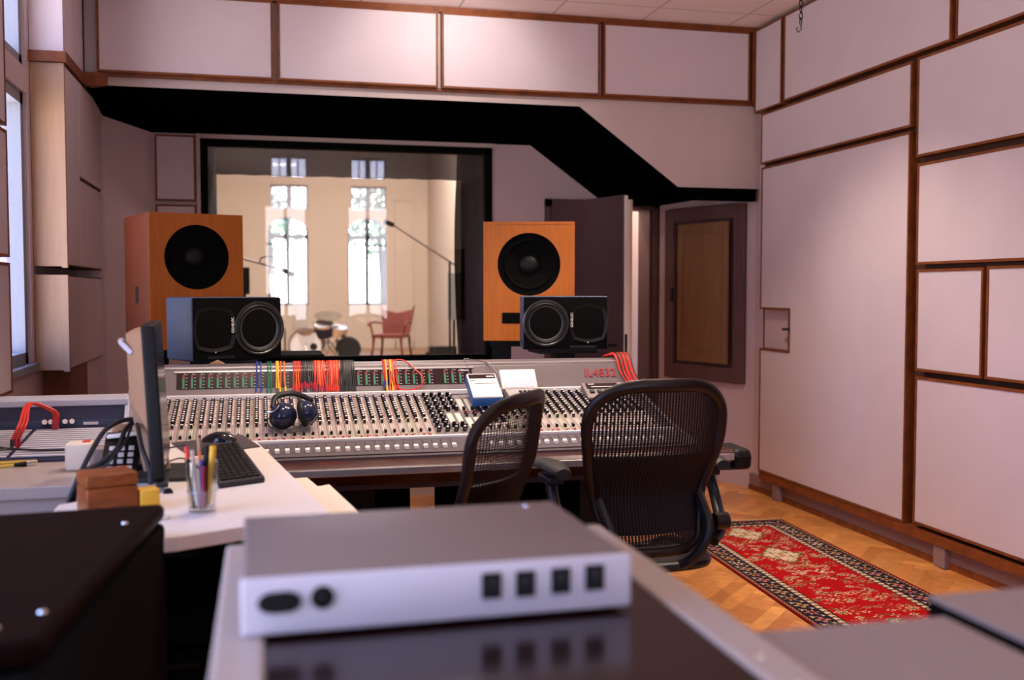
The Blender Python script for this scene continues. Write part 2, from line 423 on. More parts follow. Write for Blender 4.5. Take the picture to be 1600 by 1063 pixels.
# ---------------------------------------------------------------- acoustic panels
def inset(P, e):
    n = len(P); out = []
    for i in range(n):
        a, q, c = P[i-1], P[i], P[(i+1) % n]
        d1 = (q-a).normalized(); d2 = (c-q).normalized()
        n1 = Vector((-d1.y, d1.x)); n2 = Vector((-d2.y, d2.x))
        out.append(q+(n1+n2)*(e/(1+n1.dot(n2))))
    return out
def panel(label, o, u, v, n, poly, t=.05, e=.013, board='board', group=None, edge='edging'):
    """wood-edged panel: poly in (u, v) coordinates, counter-clockwise; front face at o + t*n"""
    o, u, v, n = Vector(o), Vector(u).normalized(), Vector(v).normalized(), Vector(n).normalized()
    P = [Vector(p) for p in poly]
    ar = sum(P[i-1].x*P[i].y-P[i].x*P[i-1].y for i in range(len(P)))
    if ar < 0: P.reverse()
    I = inset(P, e); W = lambda p, d: o+u*p.x+v*p.y+n*d
    c = sum((W(p, 0) for p in P), Vector())/len(P)
    T = thing('acoustic_panel', label, 'wall panel', c, 0, group)
    b = B(); k = len(P)
    for i in range(k):
        j = (i+1) % k
        b.poly([W(P[i], t), W(P[j], t), W(I[j], t), W(I[i], t)]); b.poly([W(P[i], 0), W(P[j], 0), W(P[j], t), W(P[i], t)])
        b.poly([W(I[i], t-.006), W(I[j], t-.006), W(I[j], t), W(I[i], t)])
        b.poly([W(P[i], 0), W(P[j], 0), W(I[j], 0), W(I[i], 0)])
        b.poly([W(I[i], 0), W(I[j], 0), W(I[j], t-.006), W(I[i], t-.006)])
    b.build('edging', M[edge], T, smooth=False)
    b = B(); b.prism([W(p, .002) for p in inset(P, e+.0005)], n*(t-.006)); b.build('board', M[board], T, smooth=False)
    return T
def rect(a0, a1, z0, z1): return [(a0, z0), (a1, z0), (a1, z1), (a0, z1)]

# right wall; u runs along +Y, n faces the room
PX = 3.30
def rp(label, poly, **k): return panel(label, (PX+.055, 0, 0), (0, 1, 0), (0, 0, 1), (-1, 0, 0), poly, t=.055, **k)
struct(B().box(PX+.056, XR-.001, 1.2, 6.44, .11, 3.195), 'wall_right_backing', M['gap'], smooth=False)
rp('narrow upright white panel in the top corner beside the soffit', rect(6.13, 6.50, 2.615, 3.18))
rp('wide white panel under the ceiling, above and behind the hanging chain', rect(4.435, 6.10, 2.625, 3.18))
rp('white panel under the ceiling, touching the top edge of the photo at its corner', rect(2.6, 4.40, 2.625, 3.18))
rp('low wide white panel directly above the tall notched panel', rect(4.74, 6.40, 2.255, 2.595))
rp('tall white door-sized panel with a latch notch cut in its edge', [(4.745, .165), (6.385, .165), (6.385, 1.01), (5.99, 1.01), (5.99, 1.275), (6.385, 1.275), (6.385, 2.232), (4.745, 2.232)])
rp('large white panel with slanting top line, highest beside the long vertical seam', rect(2.9, 4.695, 2.09, 2.60))
rp('white panel second down beside the long vertical seam', rect(2.9, 4.68, 1.535, 2.055))
rp('small squarish white panel between two seams at eye level', rect(4.165, 4.67, .985, 1.51))
rp('white panel at eye level cut off by the photo edge, next to the squarish one', rect(2.9, 4.14, .985, 1.515))
T = rp('lowest white panel with a dark scuff mark above the floor', rect(2.9, 4.665, .185, .955))
B().tube(bez([at(q[0], q[1], 'X', PX+.0055) for q in ((1487, 787), (1500, 791), (1512, 799))], 12), .0012, 5).build('scuff', M['charcoal'], T)
# scuff is part of that panel's surface wear; latch in the notch
t = thing('door_latch', 'dark metal latch in the notch of the tall white panel', 'latch', (3.35, 6.06, 1.14))
B().box(3.340, 3.355, 5.995, 6.07, 1.015, 1.27).build('recess_shade', M['frame_brown'], t, smooth=False)  # dark plate stands in for the shadowed end of the notch
B().cyl((3.34, 6.05, 1.15), (3.30, 6.05, 1.15), .008).obox((3.30, 6.02, 1.15), (.012, .09, .016)).build('handle', M['chair_metal'], t)
struct(B().box(3.345, 3.3555, 6.072, 6.40, 1.012, 1.273), 'trim_11', M['wall'], smooth=False)
# plinth under the panels
struct(B().box(3.345, XR, 1.2, 6.6, .035, .112), 'baseboard_right', M['skirt_shaded'], smooth=False)
struct(B().box(3.338, XR, 1.2, 6.6, 0, .035), 'trim_2', M['edging'], smooth=False)
struct(B().box(PX+.003, 3.345, 1.2, 6.38, .112, .163), 'trim_3', M['edging'], smooth=False)
for i, (y, lab) in enumerate(((4.46, 'small beige junction box under the panels, the one nearer the rug'), (6.16, 'small beige junction box under the panels near the far end of the skirting'))):
    o = B().box(3.31, 3.345, y-.045, y+.045, .002, .115).build('junction_box', M['skirt_shaded'], None, (3.32, y, .07), smooth=False, bevel=.004)
    tag(o, lab, 'junction box')

# bulkhead panels
def bp(label, x0, x1, z0, z1, **k): return panel(label, (0, YB-.003, 0), (1, 0, 0), (0, 0, 1), (0, -1, 0), rect(x0, x1, z0, z1), t=.05, **k)
bp('white soffit panel furthest from the chain, above the left wall absorber', -.925, .085, 2.69, 3.165)
bp('white soffit panel above the studio window, dimmer side of the lamp glow', .112, 1.105, 2.69, 3.165)
bp('white soffit panel brightest at its edge from the ceiling lamp', 1.13, 2.185, 2.69, 3.165)
bp('white soffit panel above the plaster drop over the doorway', 2.21, 3.265, 2.69, 3.165)
bp('thin white soffit strip panel in the corner by the notched wall', 3.285, 3.36, 2.69, 3.165)
struct(B().box(-.96, XR, YB-.03, YB, 2.672, 2.69), 'trim_4', M['edging'], smooth=False)
struct(B().box(-.96, XR, YB-.045, YB, 3.168, 3.2), 'trim_5', M['edging'], smooth=False)
t = B().prism([(-1.0, YB-.1, 2.60), (-.86, YB-.1, 2.60), (-.96, YB+.0, 2.60)], (0, 0, .075)); struct(t, 'trim_6', M['edging'], smooth=False)

# left wall: flat panels towards the camera
def lp(label, poly, x=XL, t=.07, **k): return panel(label, (x+.003, 0, 0), (0, 1, 0), (0, 0, 1), (1, 0, 0), poly, t=t, **k)
lp('pale panel beside the left window, topmost of its stack', rect(2.9, 5.02, 2.135, 3.15))
lp('pale panel beside the left window, middle of its stack', rect(2.9, 5.02, 1.55, 2.115))
lp('pale panel beside the left window, lowest of its stack', rect(2.9, 5.02, .94, 1.525))
# boxed absorbers past the window
def absorber(label, y0, y1, z0, z1, x1, seams, m='board_warm_lit', side='board'):
    t = thing('absorber_box', label, 'bass absorber', ((XL+x1)/2, (y0+y1)/2, z0))
    B().box(XL+.002, x1-.012, y0+.012, y1, z0+.002, z1-.002).build('carcass', M['gap'], t, smooth=False)
    B().box(XL+.002, x1-.014, y0, y0+.012, z0, z1).box(x1-.03, x1, y0-.003, y0+.03, z0-.008, z1).build('end_board', M[m], t, smooth=False, bevel=.002)
    for s in seams: B().box(x1-.012, x1, s[0], s[1], s[2], s[3]).build('side_board', M[s[4] if len(s) > 4 else side], t, smooth=False, bevel=.002)
    return t
absorber('lower boxed absorber on the left wall beside the speaker', 5.87, 7.15, .975, 1.485, -1.0, [(5.905, 6.93, .985, 1.475), (6.955, 7.15, .985, 1.475)])
absorber('tall middle boxed absorber on the left wall beside the window', 5.87, 7.15, 1.53, 2.60, -1.0, [(5.905, 6.30, 1.54, 2.59), (6.325, 7.15, 1.54, 2.03), (6.325, 7.15, 2.055, 2.59)])
absorber('uppermost boxed absorber on the left wall under the ceiling', 5.87, 6.50, 2.66, 3.19, -1.0, [(5.93, 6.25, 2.67, 3.18), (6.27, 6.49, 2.67, 3.18)], m='board')
struct(B().box(XL, -.985, 5.85, 6.45, 2.602, 2.658), 'trim_7', M['edging'], smooth=False)
o = B().box(XL, -1.03, 6.05, 6.62, .45, .972).build('wood_cabinet', M['edging'], None, (XL+.07, 6.3, .45), smooth=False); tag(o, 'brown wooden board under the lower absorber on the left wall', 'board')
o = B().box(XL, -1.04, 6.66, 7.12, .45, .972).build('pale_board', M['board'], None, (XL+.07, 6.9, .45), smooth=False); tag(o, 'pale board under the lower absorber, next to the brown one', 'board')

# front-wall pieces left of the studio window
panel('upright white panel between the corner and the studio window', (0, YF, 0), (1, 0, 0), (0, 0, 1), (0, -1, 0), rect(-.712, -.44, 2.03, 2.49), t=.03)
panel('white panel below the upright one, mostly hidden by the wooden speaker', (0, YF, 0), (1, 0, 0), (0, 0, 1), (0, -1, 0), rect(-.712, -.44, 1.0, 2.005), t=.03)

# ---------------------------------------------------------------- left windows
def sash_window(name, axis, pos, w, depth, m_frame='win_frame', mull=1, bars=()):
    a0, a1, z0, z1 = w; fr = .06
    def bx(b, p0, p1, q0, q1, r0, r1):
        if axis == 'X': b.box(q0, q1, p0, p1, r0, r1)
        else: b.box(p0, p1, q0, q1, r0, r1)
    q0, q1 = sorted((pos, pos+depth)); b = B()
    for (p0, p1, r0, r1) in ((a0, a0+fr, z0, z1), (a1-fr, a1, z0, z1), (a0, a1, z0, z0+fr), (a0, a1, z1-fr, z1)): bx(b, p0, p1, q0, q1, r0, r1)
    for i in range(mull):
        c = a0+(a1-a0)*(i+1)/(mull+1); bx(b, c-.03, c+.03, q0+.005, q1-.005, z0, z1)
    for z in bars: bx(b, a0, a1, q0+.008, q1-.008, z-.02, z+.02)
    o = b.build(name, M[m_frame], smooth=False); o['kind'] = 'structure'
    g = B(); c = (q0+q1)/2; bx(g, a0+fr*.5, a1-fr*.5, c-.002, c+.002, z0+fr*.5, z1-fr*.5)
    g = g.build('glass', M['pane'], o, world=False, smooth=False)
    return o
sash_window('window_1', 'X', XL-.02, WL[0], -.08, mull=0)
sash_window('window_2', 'X', XL-.02, WL[1], -.08, mull=0)
sash_window('window_3', 'X', XL-.06, WL[2], -.08)
sash_window('window_4', 'Y', YK-.12, WK[0], -.08, bars=(2.2,))
sash_window('window_5', 'Y', YK-.12, WK[1], -.08, bars=(2.2,))
struct(B().box(XL-.02, XL+.03, 5.03, 5.83, .985, 1.02), 'trim_8', M['win_frame'], smooth=False)

# ---------------------------------------------------------------- studio window
x0, x1, z0, z1 = WIN
b = B()
for p in ((x0-.0, x0+.05, z0, z1), (x1-.05, x1, z0, z1), (x0, x1, z0, z0+.05), (x0, x1, z1-.05, z1)): b.box(p[0], p[1], YF-.015, YF+.06, p[2], p[3])
win6 = struct(b, 'window_6', M['black_matte'], smooth=False)
B().box(x0+.04, x1-.04, YF+.02, YF+.03, z0+.04, z1-.04).build('glass', M['studio_pane'], win6, smooth=False)
struct(B().box(x0-.025, x0, YF-.02, YF, z0, z1+.03).box(x0, x1+.02, YF-.02, YF, z1, z1+.03), 'trim_9', M['plaster'], smooth=False)
# splayed black reveal to the far pane
i0, i1, k0, k1, YI = -.35, 1.70, .83, 2.62, 8.6
A = [(x0+.02, YF+.06, z0+.02), (x1-.02, YF+.06, z0+.02), (x1-.02, YF+.06, z1-.02), (x0+.02, YF+.06, z1-.02)]
Bq = [(i0, YI, k0), (i1, YI, k0), (i1, YI, k1), (i0, YI, k1)]
b = B()
for i in range(4): b.poly([A[i], A[(i+1) % 4], Bq[(i+1) % 4], Bq[i]])
struct(b, 'window_6_reveal', M['black_matte'], smooth=False)
wall_with_holes('wall_studio', 'Y', YI, .25, -7, 9, 0, 5.4, [(i0, i1, k0, k1)], M['black_matte'])
# black gauze: a valance across the top and a drape on one side
def drape(xa, xb, za, zb, y, folds, amp, curve=0.):
    rows = []
    for i in range(13):
        t = i/12; z = za+(zb-za)*t; row = []
        for j in range(folds*8+1):
            s = j/(folds*8); xx = xa+(xb-xa)*s + (curve*math.sin(PI*t) if s < .5 else 0)*(1-s)
            row.append((xx, y+amp*math.sin(2*PI*folds*s)*(.4+.6*t), z))
        rows.append(row)
    return B().grid(rows)
o = drape(-.34, 1.72, 2.60, 2.315, 8.42, 9, .02).build('window_valance', M['voile'], None, (.65, 8.42, 2.315)); tag(o, 'sheer black valance across the top of the studio window', 'curtain')
o = drape(1.555, 1.86, 2.56, .88, 8.22, 4, .025, curve=-.03).build('side_curtain', gauze('black_voile_dense', (.003, .0025, .0025), .97), None, (1.68, 8.22, .88)); tag(o, 'black curtain hanging at the studio window side near the doorway', 'curtain')

struct(B().box(.0, 1.75, 6.9, 7.58, 0, .72), 'wall_low', M['plaster'], smooth=False)
# ---------------------------------------------------------------- doorway, open door, corridor beyond
dx0, dx1, _, dz1 = DOOR
b = B()
for p in ((dx0-.06, dx0, 0, dz1+.06), (dx1, dx1+.05, 0, dz1+.06), (dx0-.06, dx1+.05, dz1, dz1+.06)): b.box(p[0], p[1], YF-.03, YF+.1, p[2], p[3])
b.box(dx1-.02, dx1, YF, YF+.25, 0, dz1)
struct(b, 'trim_10', M['frame_brown'], smooth=False, bevel=.004)
# second door behind, standing closed in the outer frame
d2 = struct(B().box(dx0-.05, dx1+.6, 8.40, 8.45, 0, 2.25), 'door_2', M['door_steel'], smooth=False)
B().box(dx1+.02, dx1+.04, 8.385, 8.40, .95, 1.15).build('latch_plate', M['chrome'], d2, smooth=False)
struct(B().box(1.74, 1.78, YF+.25, 8.5, 0, 2.5).box(3.75, 3.79, YF+.25, 8.5, 0, 2.5).box(1.74, 3.79, YF+.25, 8.5, 2.5, 2.54).box(1.74, 3.79, 8.46, 8.5, 0, 2.5), 'wall_corridor', M['wall'], smooth=False)
struct(B().box(1.74, 3.79, YF+.2, 8.5, -.03, -.001), 'floor_corridor', M['live_floor'], smooth=False)
# open leaf, hinged beside the studio window, swung towards the console
hp = Vector((2.165, 7.53, 0)); fe = Vector((2.44, 6.70, 0)); ld = (fe-hp).normalized(); ln = Vector((-ld.y, ld.x, 0)); L = (fe-hp).length
if ln.y > 0: ln = -ln      # ln: the face the camera sees
t = thing('door_leaf', 'dark studio door standing open behind the wooden speaker', 'door', (hp.x, hp.y, 0))
t['kind'] = 'structure'; t.name = 'door_1'
B().obox(hp+ld*L/2-ln*.0+Vector((0, 0, 1.04)), (L, .035, 2.04), ld, ln, (0, 0, 1)).build('leaf', M['door_dark'], t, smooth=False, bevel=.003)
B().obox(hp+ld*L/2-ln*.045+Vector((0, 0, 1.03)), (L-.015, .05, 2.0), ld, ln, (0, 0, 1)).build('core', M['door_edge'], t, smooth=False)
B().obox(fe+ld*.004-ln*.005+Vector((0, 0, 1.04)), (.008, .025, 2.03), ld, ln, (0, 0, 1)).obox(fe-ld*.006-ln*.035+Vector((0, 0, 1.03)), (.008, .02, 2.0), ld, ln, (0, 0, 1)).build('edge_strip', M['white'], t, smooth=False)
B().obox(fe+ld*.010-ln*.005+Vector((0, 0, 1.0)), (.004, .018, .2), ld, ln, (0, 0, 1)).build('lock_plate', M['black'], t, smooth=False)
bq = fe-ld*.07+ln*.02+Vector((0, 0, 1.02))
B().cyl(bq, bq+ln*.05, .009).bar(bq+ln*.05, bq+ln*.05-ld*.12, .016, .016).build('handle', M['black'], t)

# hatch in the splayed wall: brown frame with a tan inner door ajar
b = B(); b.prism([S0, S1, S1-SN*.2, S0-SN*.2], (0, 0, ZC)); struct(b, 'wall_splay', M['wall'], smooth=False)
sl = (S1-S0).length
def sp(px, py, d=0.):
    dd = FW+RT*((px-CX)/FPX)-UP*((py-CY)/FPX); k = ((S0+SN*d-EYE).dot(SN))/dd.dot(SN); return EYE+dd*k
t = thing('wall_hatch', 'brown framed hatch with a tan inner door on the angled wall', 'hatch', S0+SD*.45+Vector((0, 0, .74)))
def hb(b, s0, s1, z0, z1, d0, d1):
    c = S0+SD*((s0+s1)/2)+SN*((d0+d1)/2)+Vector((0, 0, (z0+z1)/2)); b.obox(c, (s1-s0, d1-d0, z1-z0), SD, SN, (0, 0, 1)); return b
b = B(); h0, h1, hz0, hz1 = .08, .90, .735, 2.02
for q in ((h0, h0+.10, hz0, hz1), (h1-.10, h1, hz0, hz1), (h0+.10, h1-.10, hz1-.10, hz1), (h0+.10, h1-.10, hz0, hz0+.11)): hb(b, *q, 0.001, .035)
b.build('frame', M['frame_brown'], t, smooth=False, bevel=.006)
hb(B(), h0+.10, h1-.10, hz0+.11, hz1-.10, .001, .006).build('back_panel', M['door_dark'], t, smooth=False)
# inner door, slightly open on its hinge side
q0 = S0+SD*(h0+.13)+SN*.055; q1 = S0+SD*(h1-.14)+SN*.02; qd = (q1-q0).normalized(); qn = Vector((-qd.y, qd.x, 0)); qn = qn if qn.dot(SN) > 0 else -qn; ql = (q1-q0).length
d = B().obox((q0+q1)/2+Vector((0, 0, 1.385)), (ql, .022, 1.03), qd, qn, (0, 0, 1)).build('inner_door', M['hatch_tan'], t, smooth=False, bevel=.004)
b = B()
for s0_, s1_, z0_, z1_ in ((.05, .062, .95, 1.82), (ql-.062, ql-.05, .95, 1.82), (.05, ql-.05, .945, .957), (.05, ql-.05, 1.813, 1.825)):
    b.obox(q0+qd*((s0_+s1_)/2)+qn*.013+Vector((0, 0, (z0_+z1_)/2)), (s1_-s0_, .008, z1_-z0_), qd, qn, (0, 0, 1))
b.build('moulding', M['hatch_tan'], d, smooth=False)
hb(B(), h1-.10, h1-.085, 1.32, 1.42, .035, .05).build('catch', M['chair_metal'], t, smooth=False)
o = B().bar((3.374, 6.58, 1.262), (3.374, 6.54, 1.255), .006, .012).build('wall_hook', M['white'], None, (3.37, 6.56, 1.26), smooth=False)
bpy.data.objects.remove(o)

# chain hung from the ceiling
t = thing('ceiling_chain', 'short metal chain with a hook hanging from the ceiling', 'chain', (0, 0, 0))
p0 = at(1251, 45, 'Y', 4.6); t.location = (p0.x, p0.y, p0.z); XF[t] = Matrix.Translation(p0)
b = B(); z = p0.z+.035; k = 0
while z < ZC-.004:
    pts = []
    for j in range(16):
        a = 2*PI*j/16; u = .009*math.cos(a); w = .019*math.sin(a)
        pts.append((p0.x+(u if k % 2 else 0), p0.y+(0 if k % 2 else u), z+w))
    b.tube(pts, .0028, 6, closed=True); z += .029; k += 1
b.build('links', M['chair_metal'], t)
B().tube([(p0.x, p0.y, p0.z+.022), (p0.x+.004, p0.y, p0.z+.0), (p0.x-.012, p0.y, p0.z-.018), (p0.x-.022, p0.y, p0.z-.006), (p0.x-.018, p0.y, p0.z+.006)], .003, 6).build('hook', M['chair_metal'], t)
# ================================================================ live room beyond the studio window
ZL, YL, LX = .2, 21.5, 3.42
struct(B().box(-7, 6, 8.85, YL, ZL-.1, ZL), 'floor_live', M['live_floor'], smooth=False)
struct(B().box(-7, 6, 8.85, YL+.3, 5.2, 5.3), 'ceiling_live', M['live_wall'], smooth=False)
bays = [(.14, .94), (1.76, 2.55)]; holes = []
for a, c in bays: holes += [(a, c, 1.10, 2.92), (a+.06, c-.0, 3.06, 3.56), (a+.06, c-.0, 3.72, 4.14)]
wall_with_holes('wall_live_far', 'Y', YL, .35, -7, 6, 0, 5.2, holes, M['live_wall'])
struct(B().box(-7.2, -7, 8.85, YL, 0, 5.2), 'wall_live_left', M['live_wall'], smooth=False)
struct(B().box(LX, LX+.2, 15.2, YL, 0, 5.2).box(LX, 6.2, 15.2, 15.4, 0, 5.2).box(6, 6.2, 8.85, 15.2, 0, 5.2), 'wall_live_right', M['live_wall'], smooth=False)
struct(B().box(-7, LX, YL-.03, YL, ZL, ZL+.14), 'baseboard_live', M['live_wall'], smooth=False)
k = 7
for a, c in bays:
    w = c-a
    b = B()                                              # arched head
    arc = [(a+w*(.5-.5*math.cos(PI*i/16)), 2.60+.30*math.sin(PI*i/16)) for i in range(17)]
    for i in range(16):
        p, q = arc[i], arc[i+1]
        b.prism([(p[0], YL-.002, p[1]), (q[0], YL-.002, q[1]), (q[0], YL-.002, 2.93), (p[0], YL-.002, 2.93)], (0, .36, 0))
    struct(b, 'wall_arch', M['live_wall'], smooth=False)
    fr = B()
    for p in ((a, a+.035, 1.10, 2.9), (c-.035, c, 1.10, 2.9), (a, c, 1.10, 1.15), (a, c, 2.47, 2.56), (a+w/2-.04, a+w/2+.04, 1.10, 2.92)): fr.box(p[0], p[1], YL+.14, YL+.2, p[2], p[3])
    for z in (1.78, 2.1): fr.box(a, c, YL+.15, YL+.19, z-.012, z+.012)
    for xx in (a+w*.25, a+w*.75): fr.box(xx-.01, xx+.01, YL+.15, YL+.19, 1.1, 2.5)
    o = struct(fr, 'window_%d' % k, M['win_dark'], smooth=False); k += 1
    B().box(a, c, YL+.165, YL+.175, 1.1, 2.92).build('glass', M['pane'], o, smooth=False)
    for (z0_, z1_) in ((3.06, 3.56), (3.72, 4.14)):
        fr = B(); aa = a+.06
        for p in ((aa, aa+.03, z0_, z1_), (c-.03, c, z0_, z1_), (aa, c, z0_, z0_+.03), (aa, c, z1_-.03, z1_), ((aa+c)/2-.05, (aa+c)/2+.05, z0_, z1_)): fr.box(p[0], p[1], YL+.1, YL+.16, p[2], p[3])
        for xx in (aa+(c-aa)*.25, aa+(c-aa)*.75): fr.box(xx-.012, xx+.012, YL+.11, YL+.15, z0_, z1_)
        o = struct(fr, 'window_%d' % k, M['win_dark'] if z0_ > 3.6 else M['win_frame'], smooth=False); k += 1
        B().box(aa, c, YL+.125, YL+.135, z0_, z1_).build('glass', M['pane'], o, smooth=False)
        if z0_ < 3.6:
            rows = [[(aa+(c-aa)*j/40, YL+.07+.01*math.sin(j*1.9), z) for j in range(41)] for z in (z0_, z1_)]
            o = B().grid(rows).build('window_blind', gauze('white_voile', (.75, .75, .82), .55), None, ((aa+c)/2, YL+.07, z0_))
            tag(o, 'sheer pale blind on the middle pane of the far window behind the %s' % ('drum kit' if a < 1 else 'carved armchair'), 'blind')
# white sheer curtain below the first far window
rows = [[(.62+.30*j/40, YL-.05+.015*math.sin(j*1.6), z) for j in range(41)] for z in (.62, 1.6, 2.3)]
o = B().grid(rows).build('sheer_curtain', gauze('white_sheer', (.85, .85, .88), .35), None, (.77, YL-.05, .62)); tag(o, 'white sheer curtain hanging at the far window behind the drums', 'curtain')
# flat door in the far wall
d = struct(B().box(2.72, 2.74, YL-.03, YL, ZL, 3.3).box(3.10, 3.12, YL-.03, YL, ZL, 3.3).box(2.72, 3.12, YL-.03, YL, 3.28, 3.3).box(2.74, 3.10, YL-.015, YL, ZL, 3.28), 'door_3', M['live_wall'], smooth=False)
# ---- drum kit
def foot(px, py): return at(px, py, 'Z', ZL)
def up_at(px, py, ref):              # point at the depth of ref
    return at(px, py, 'Y', ref.y)
c = foot(478, 566); yk = c.y
T = thing('bass_drum', 'white-headed bass drum with a dark port hole, on the live room floor', 'drum', (c.x, yk, ZL), 0)
r = .275; cz = ZL+r+.012; ax = Vector((-.12, -1, 0)).normalized(); ce = Vector((c.x, yk, cz))
B().lathe([(r, -.42), (r, 0)], ce, ax, 40).build('shell', M['drum_shell'], T)
B().lathe([(.001, .004), (r-.012, .004), (r-.012, 0)], ce, ax, 40).build('drum_head', M['drum_white'], T)
B().lathe([(r-.012, -.01), (r+.012, -.01), (r+.012, .02), (r-.012, .02), (r-.012, -.01)], ce, ax, 40).build('hoop', M['drum_shell'], T)
B().lathe([(.001, .008), (.062, .008), (.062, .002)], ce+Vector((.13, -.0156, -.03)), ax, 24).build('port_hole', M['charcoal'], T)
def stand(T, top, base, spread=.28, m='chrome'):
    b = B(); b.cyl(top, (top[0], top[1], base+.22), .012, n=8); b.build('stand_pole', M[m], T)
    for a in (0.5, 2.6, 4.7):
        B().bar((top[0], top[1], base+.38), (top[0]+spread*math.cos(a), top[1]+spread*math.sin(a), base+.008), .016, .012).build('stand_leg', M[m], T)
def drum(name, label, c, r, h, ax, head='drum_white', shell='drum_shell'):
    T = thing(name, label, 'drum', (c.x, c.y, ZL)); ax = Vector(ax).normalized()
    B().lathe([(.001, -h), (r, -h), (r, 0)], c, ax, 30).build('shell', M[shell], T)
    B().lathe([(.001, .004), (r-.01, .004), (r-.01, 0)], c, ax, 30).build('drum_head', M[head], T)
    B().lathe([(r-.008, -.02), (r+.008, -.02), (r+.008, .012), (r-.008, .012), (r-.008, -.02)], c, ax, 30).build('hoop', M['chrome'], T)
    return T
p = up_at(505, 507, c); T = drum('tom_drum', 'small rack tom above the bass drum, tilted on a chrome stand', p, .16, .2, (-.1, -.45, 1), 'drum_white', 'navy'); stand(T, (p.x+.02, p.y+.1, p.z-.1), ZL)
p = up_at(527, 512, c)+Vector((0, .12, 0)); T = drum('snare_drum', 'shallow chrome-hooped drum behind the small rack tom', p, .18, .13, (.1, -.25, 1), 'drum_white', 'chrome'); stand(T, (p.x, p.y, p.z-.13), ZL)
p = up_at(544, 545, c); T = thing('drum_case', 'round dark drum case standing on edge beside the bass drum', 'drum case', (p.x, p.y, ZL))
pc = Vector((p.x, p.y, ZL+.21)); B().lathe([(.001, .06), (.2, .06), (.21, .045), (.21, -.15), (.001, -.15)], pc, (-.15, -1, .05), 32).build('case_body', M['charcoal'], T)
B().lathe([(.205, .0), (.214, .0), (.214, .02), (.205, .02), (.205, 0)], pc, (-.15, -1, .05), 32).build('rim', M['black'], T)
for px, py, r_, tl, lab in ((513, 493, .235, (.0, -.35, 1), 'large cymbal over the drum kit, seen from its underside edge'), (478, 516, .16, (0, -.05, 1), 'flat dark cymbal just above the bass drum')):
    p = up_at(px, py, c)+Vector((0, .05, 0)); T = thing('cymbal', lab, 'cymbal', (p.x, p.y, ZL))
    B().lathe([(.001, .03), (.03, .028), (.045, .012), (r_*.6, .006), (r_, -.006), (r_, -.009), (.001, .01)], p, tl, 32).build('disc', M['brass'], T)
    stand(T, (p.x, p.y, p.z), ZL, .3)
# carved armchair
f0 = foot(612, 559); T = thing('carved_armchair', 'dark red carved wooden armchair with a winged back in the live room', 'armchair', (f0.x, f0.y, ZL), math.radians(-24))
R = XF[T]; L_ = lambda x, y, z: R @ Vector((x, y, z))
b = B(); out = [(-.25, .40), (.25, .40), (.33, .95), (.27, .86), (.0, .80), (-.27, .86), (-.33, .95)]
b.prism([L_(x, .28+.18*(z-.4), z) for x, z in out], (R.to_3x3() @ Vector((0, .035, 0)))); b.build('backrest', M['chair_red'], T, smooth=False, bevel=.008)
b = B(); b.prism([L_(x, y, .36) for x, y in ((-.29, -.28), (.29, -.28), (.25, .30), (-.25, .30))], (0, 0, .07)); b.build('seat', M['chair_red'], T, smooth=False, bevel=.012)
for sx in (-1, 1):
    for y in (-.25, .26): B().tube([L_(sx*.25, y, .38), L_(sx*.26, y*1.05, .2), L_(sx*.29, y*1.15, 0)], [.028, .02, .024], 8).build('leg', M['chair_red'], T)
    B().tube([L_(sx*.29, .28, .62), L_(sx*.33, -.05, .64), L_(sx*.34, -.26, .63), L_(sx*.34, -.30, .58)], .022, 8).tube([L_(sx*.33, -.22, .63), L_(sx*.28, -.22, .42)], .018, 8).build('armrest', M['chair_red'], T)
# mic stands
def mic_stand(label, pole_px, y_ref, zt, boom0, boom1, mic=True):
    base = at(pole_px[0], pole_px[1], 'Y', y_ref); T = thing('microphone_stand', label, 'microphone stand', (base.x, y_ref, ZL))
    top = Vector((base.x, y_ref, zt)); B().cyl((base.x, y_ref, ZL+.03), top, .014, n=8).build('pole', M['charcoal'], T)
    for a in (.4, 2.5, 4.6): B().bar((base.x, y_ref, ZL+.16), (base.x+.32*math.cos(a), y_ref+.32*math.sin(a), ZL+.01), .02, .016).build('leg', M['charcoal'], T)
    B().cyl(boom0, boom1, .012, n=8).build('boom', M['grey_metal'], T)
    bm_ = Vector(boom0)+(Vector(boom1)-Vector(boom0))*.5
    if mic:
        d_ = (Vector(boom1)-Vector(boom0)).normalized(); B().cyl(Vector(boom1), Vector(boom1)+d_*.14+Vector((0, 0, -.03)), .03, n=10).build('microphone', M['chair_metal'], T)
    return T
y1 = 12.5
A_, B_ = at(712, 415, 'Y', y1), at(615, 352, 'Y', y1); mic_stand('tall boom microphone stand slanting up in front of the far wall', (703, 540), y1, at(703, 408, 'Y', y1).z, A_, B_)
y1 = 11.5
A_, B_ = at(368, 401, 'Y', y1), at(440, 421, 'Y', y1); T = mic_stand('boom microphone stand beside the left wooden speaker, level boom', (376, 540), y1, at(376, 403, 'Y', y1).z, A_, B_)
B().tube([at(405, 412, 'Y', y1), at(408, 403, 'Y', y1), at(422, 400, 'Y', y1), at(428, 404, 'Y', y1)], .008, 6).build('clip', M['charcoal'], T)
o = B().obox(at(382, 441, 'Y', 12.2), (.12, .12, .32)).build('hanging_monitor', M['charcoal'], None, tuple(at(382, 441, 'Y', 12.2)), smooth=False, bevel=.01)
bpy.data.objects.remove(o)
p = at(382, 460, 'Y', 12.2); T = thing('monitor_speaker', 'small dark speaker on a pole behind the left wooden speaker', 'speaker', (p.x, p.y, ZL))
B().box(p.x-.06, p.x+.06, p.y-.1, p.y+.1, p.z, p.z+.31).build('cabinet', M['charcoal'], T, smooth=False, bevel=.008)
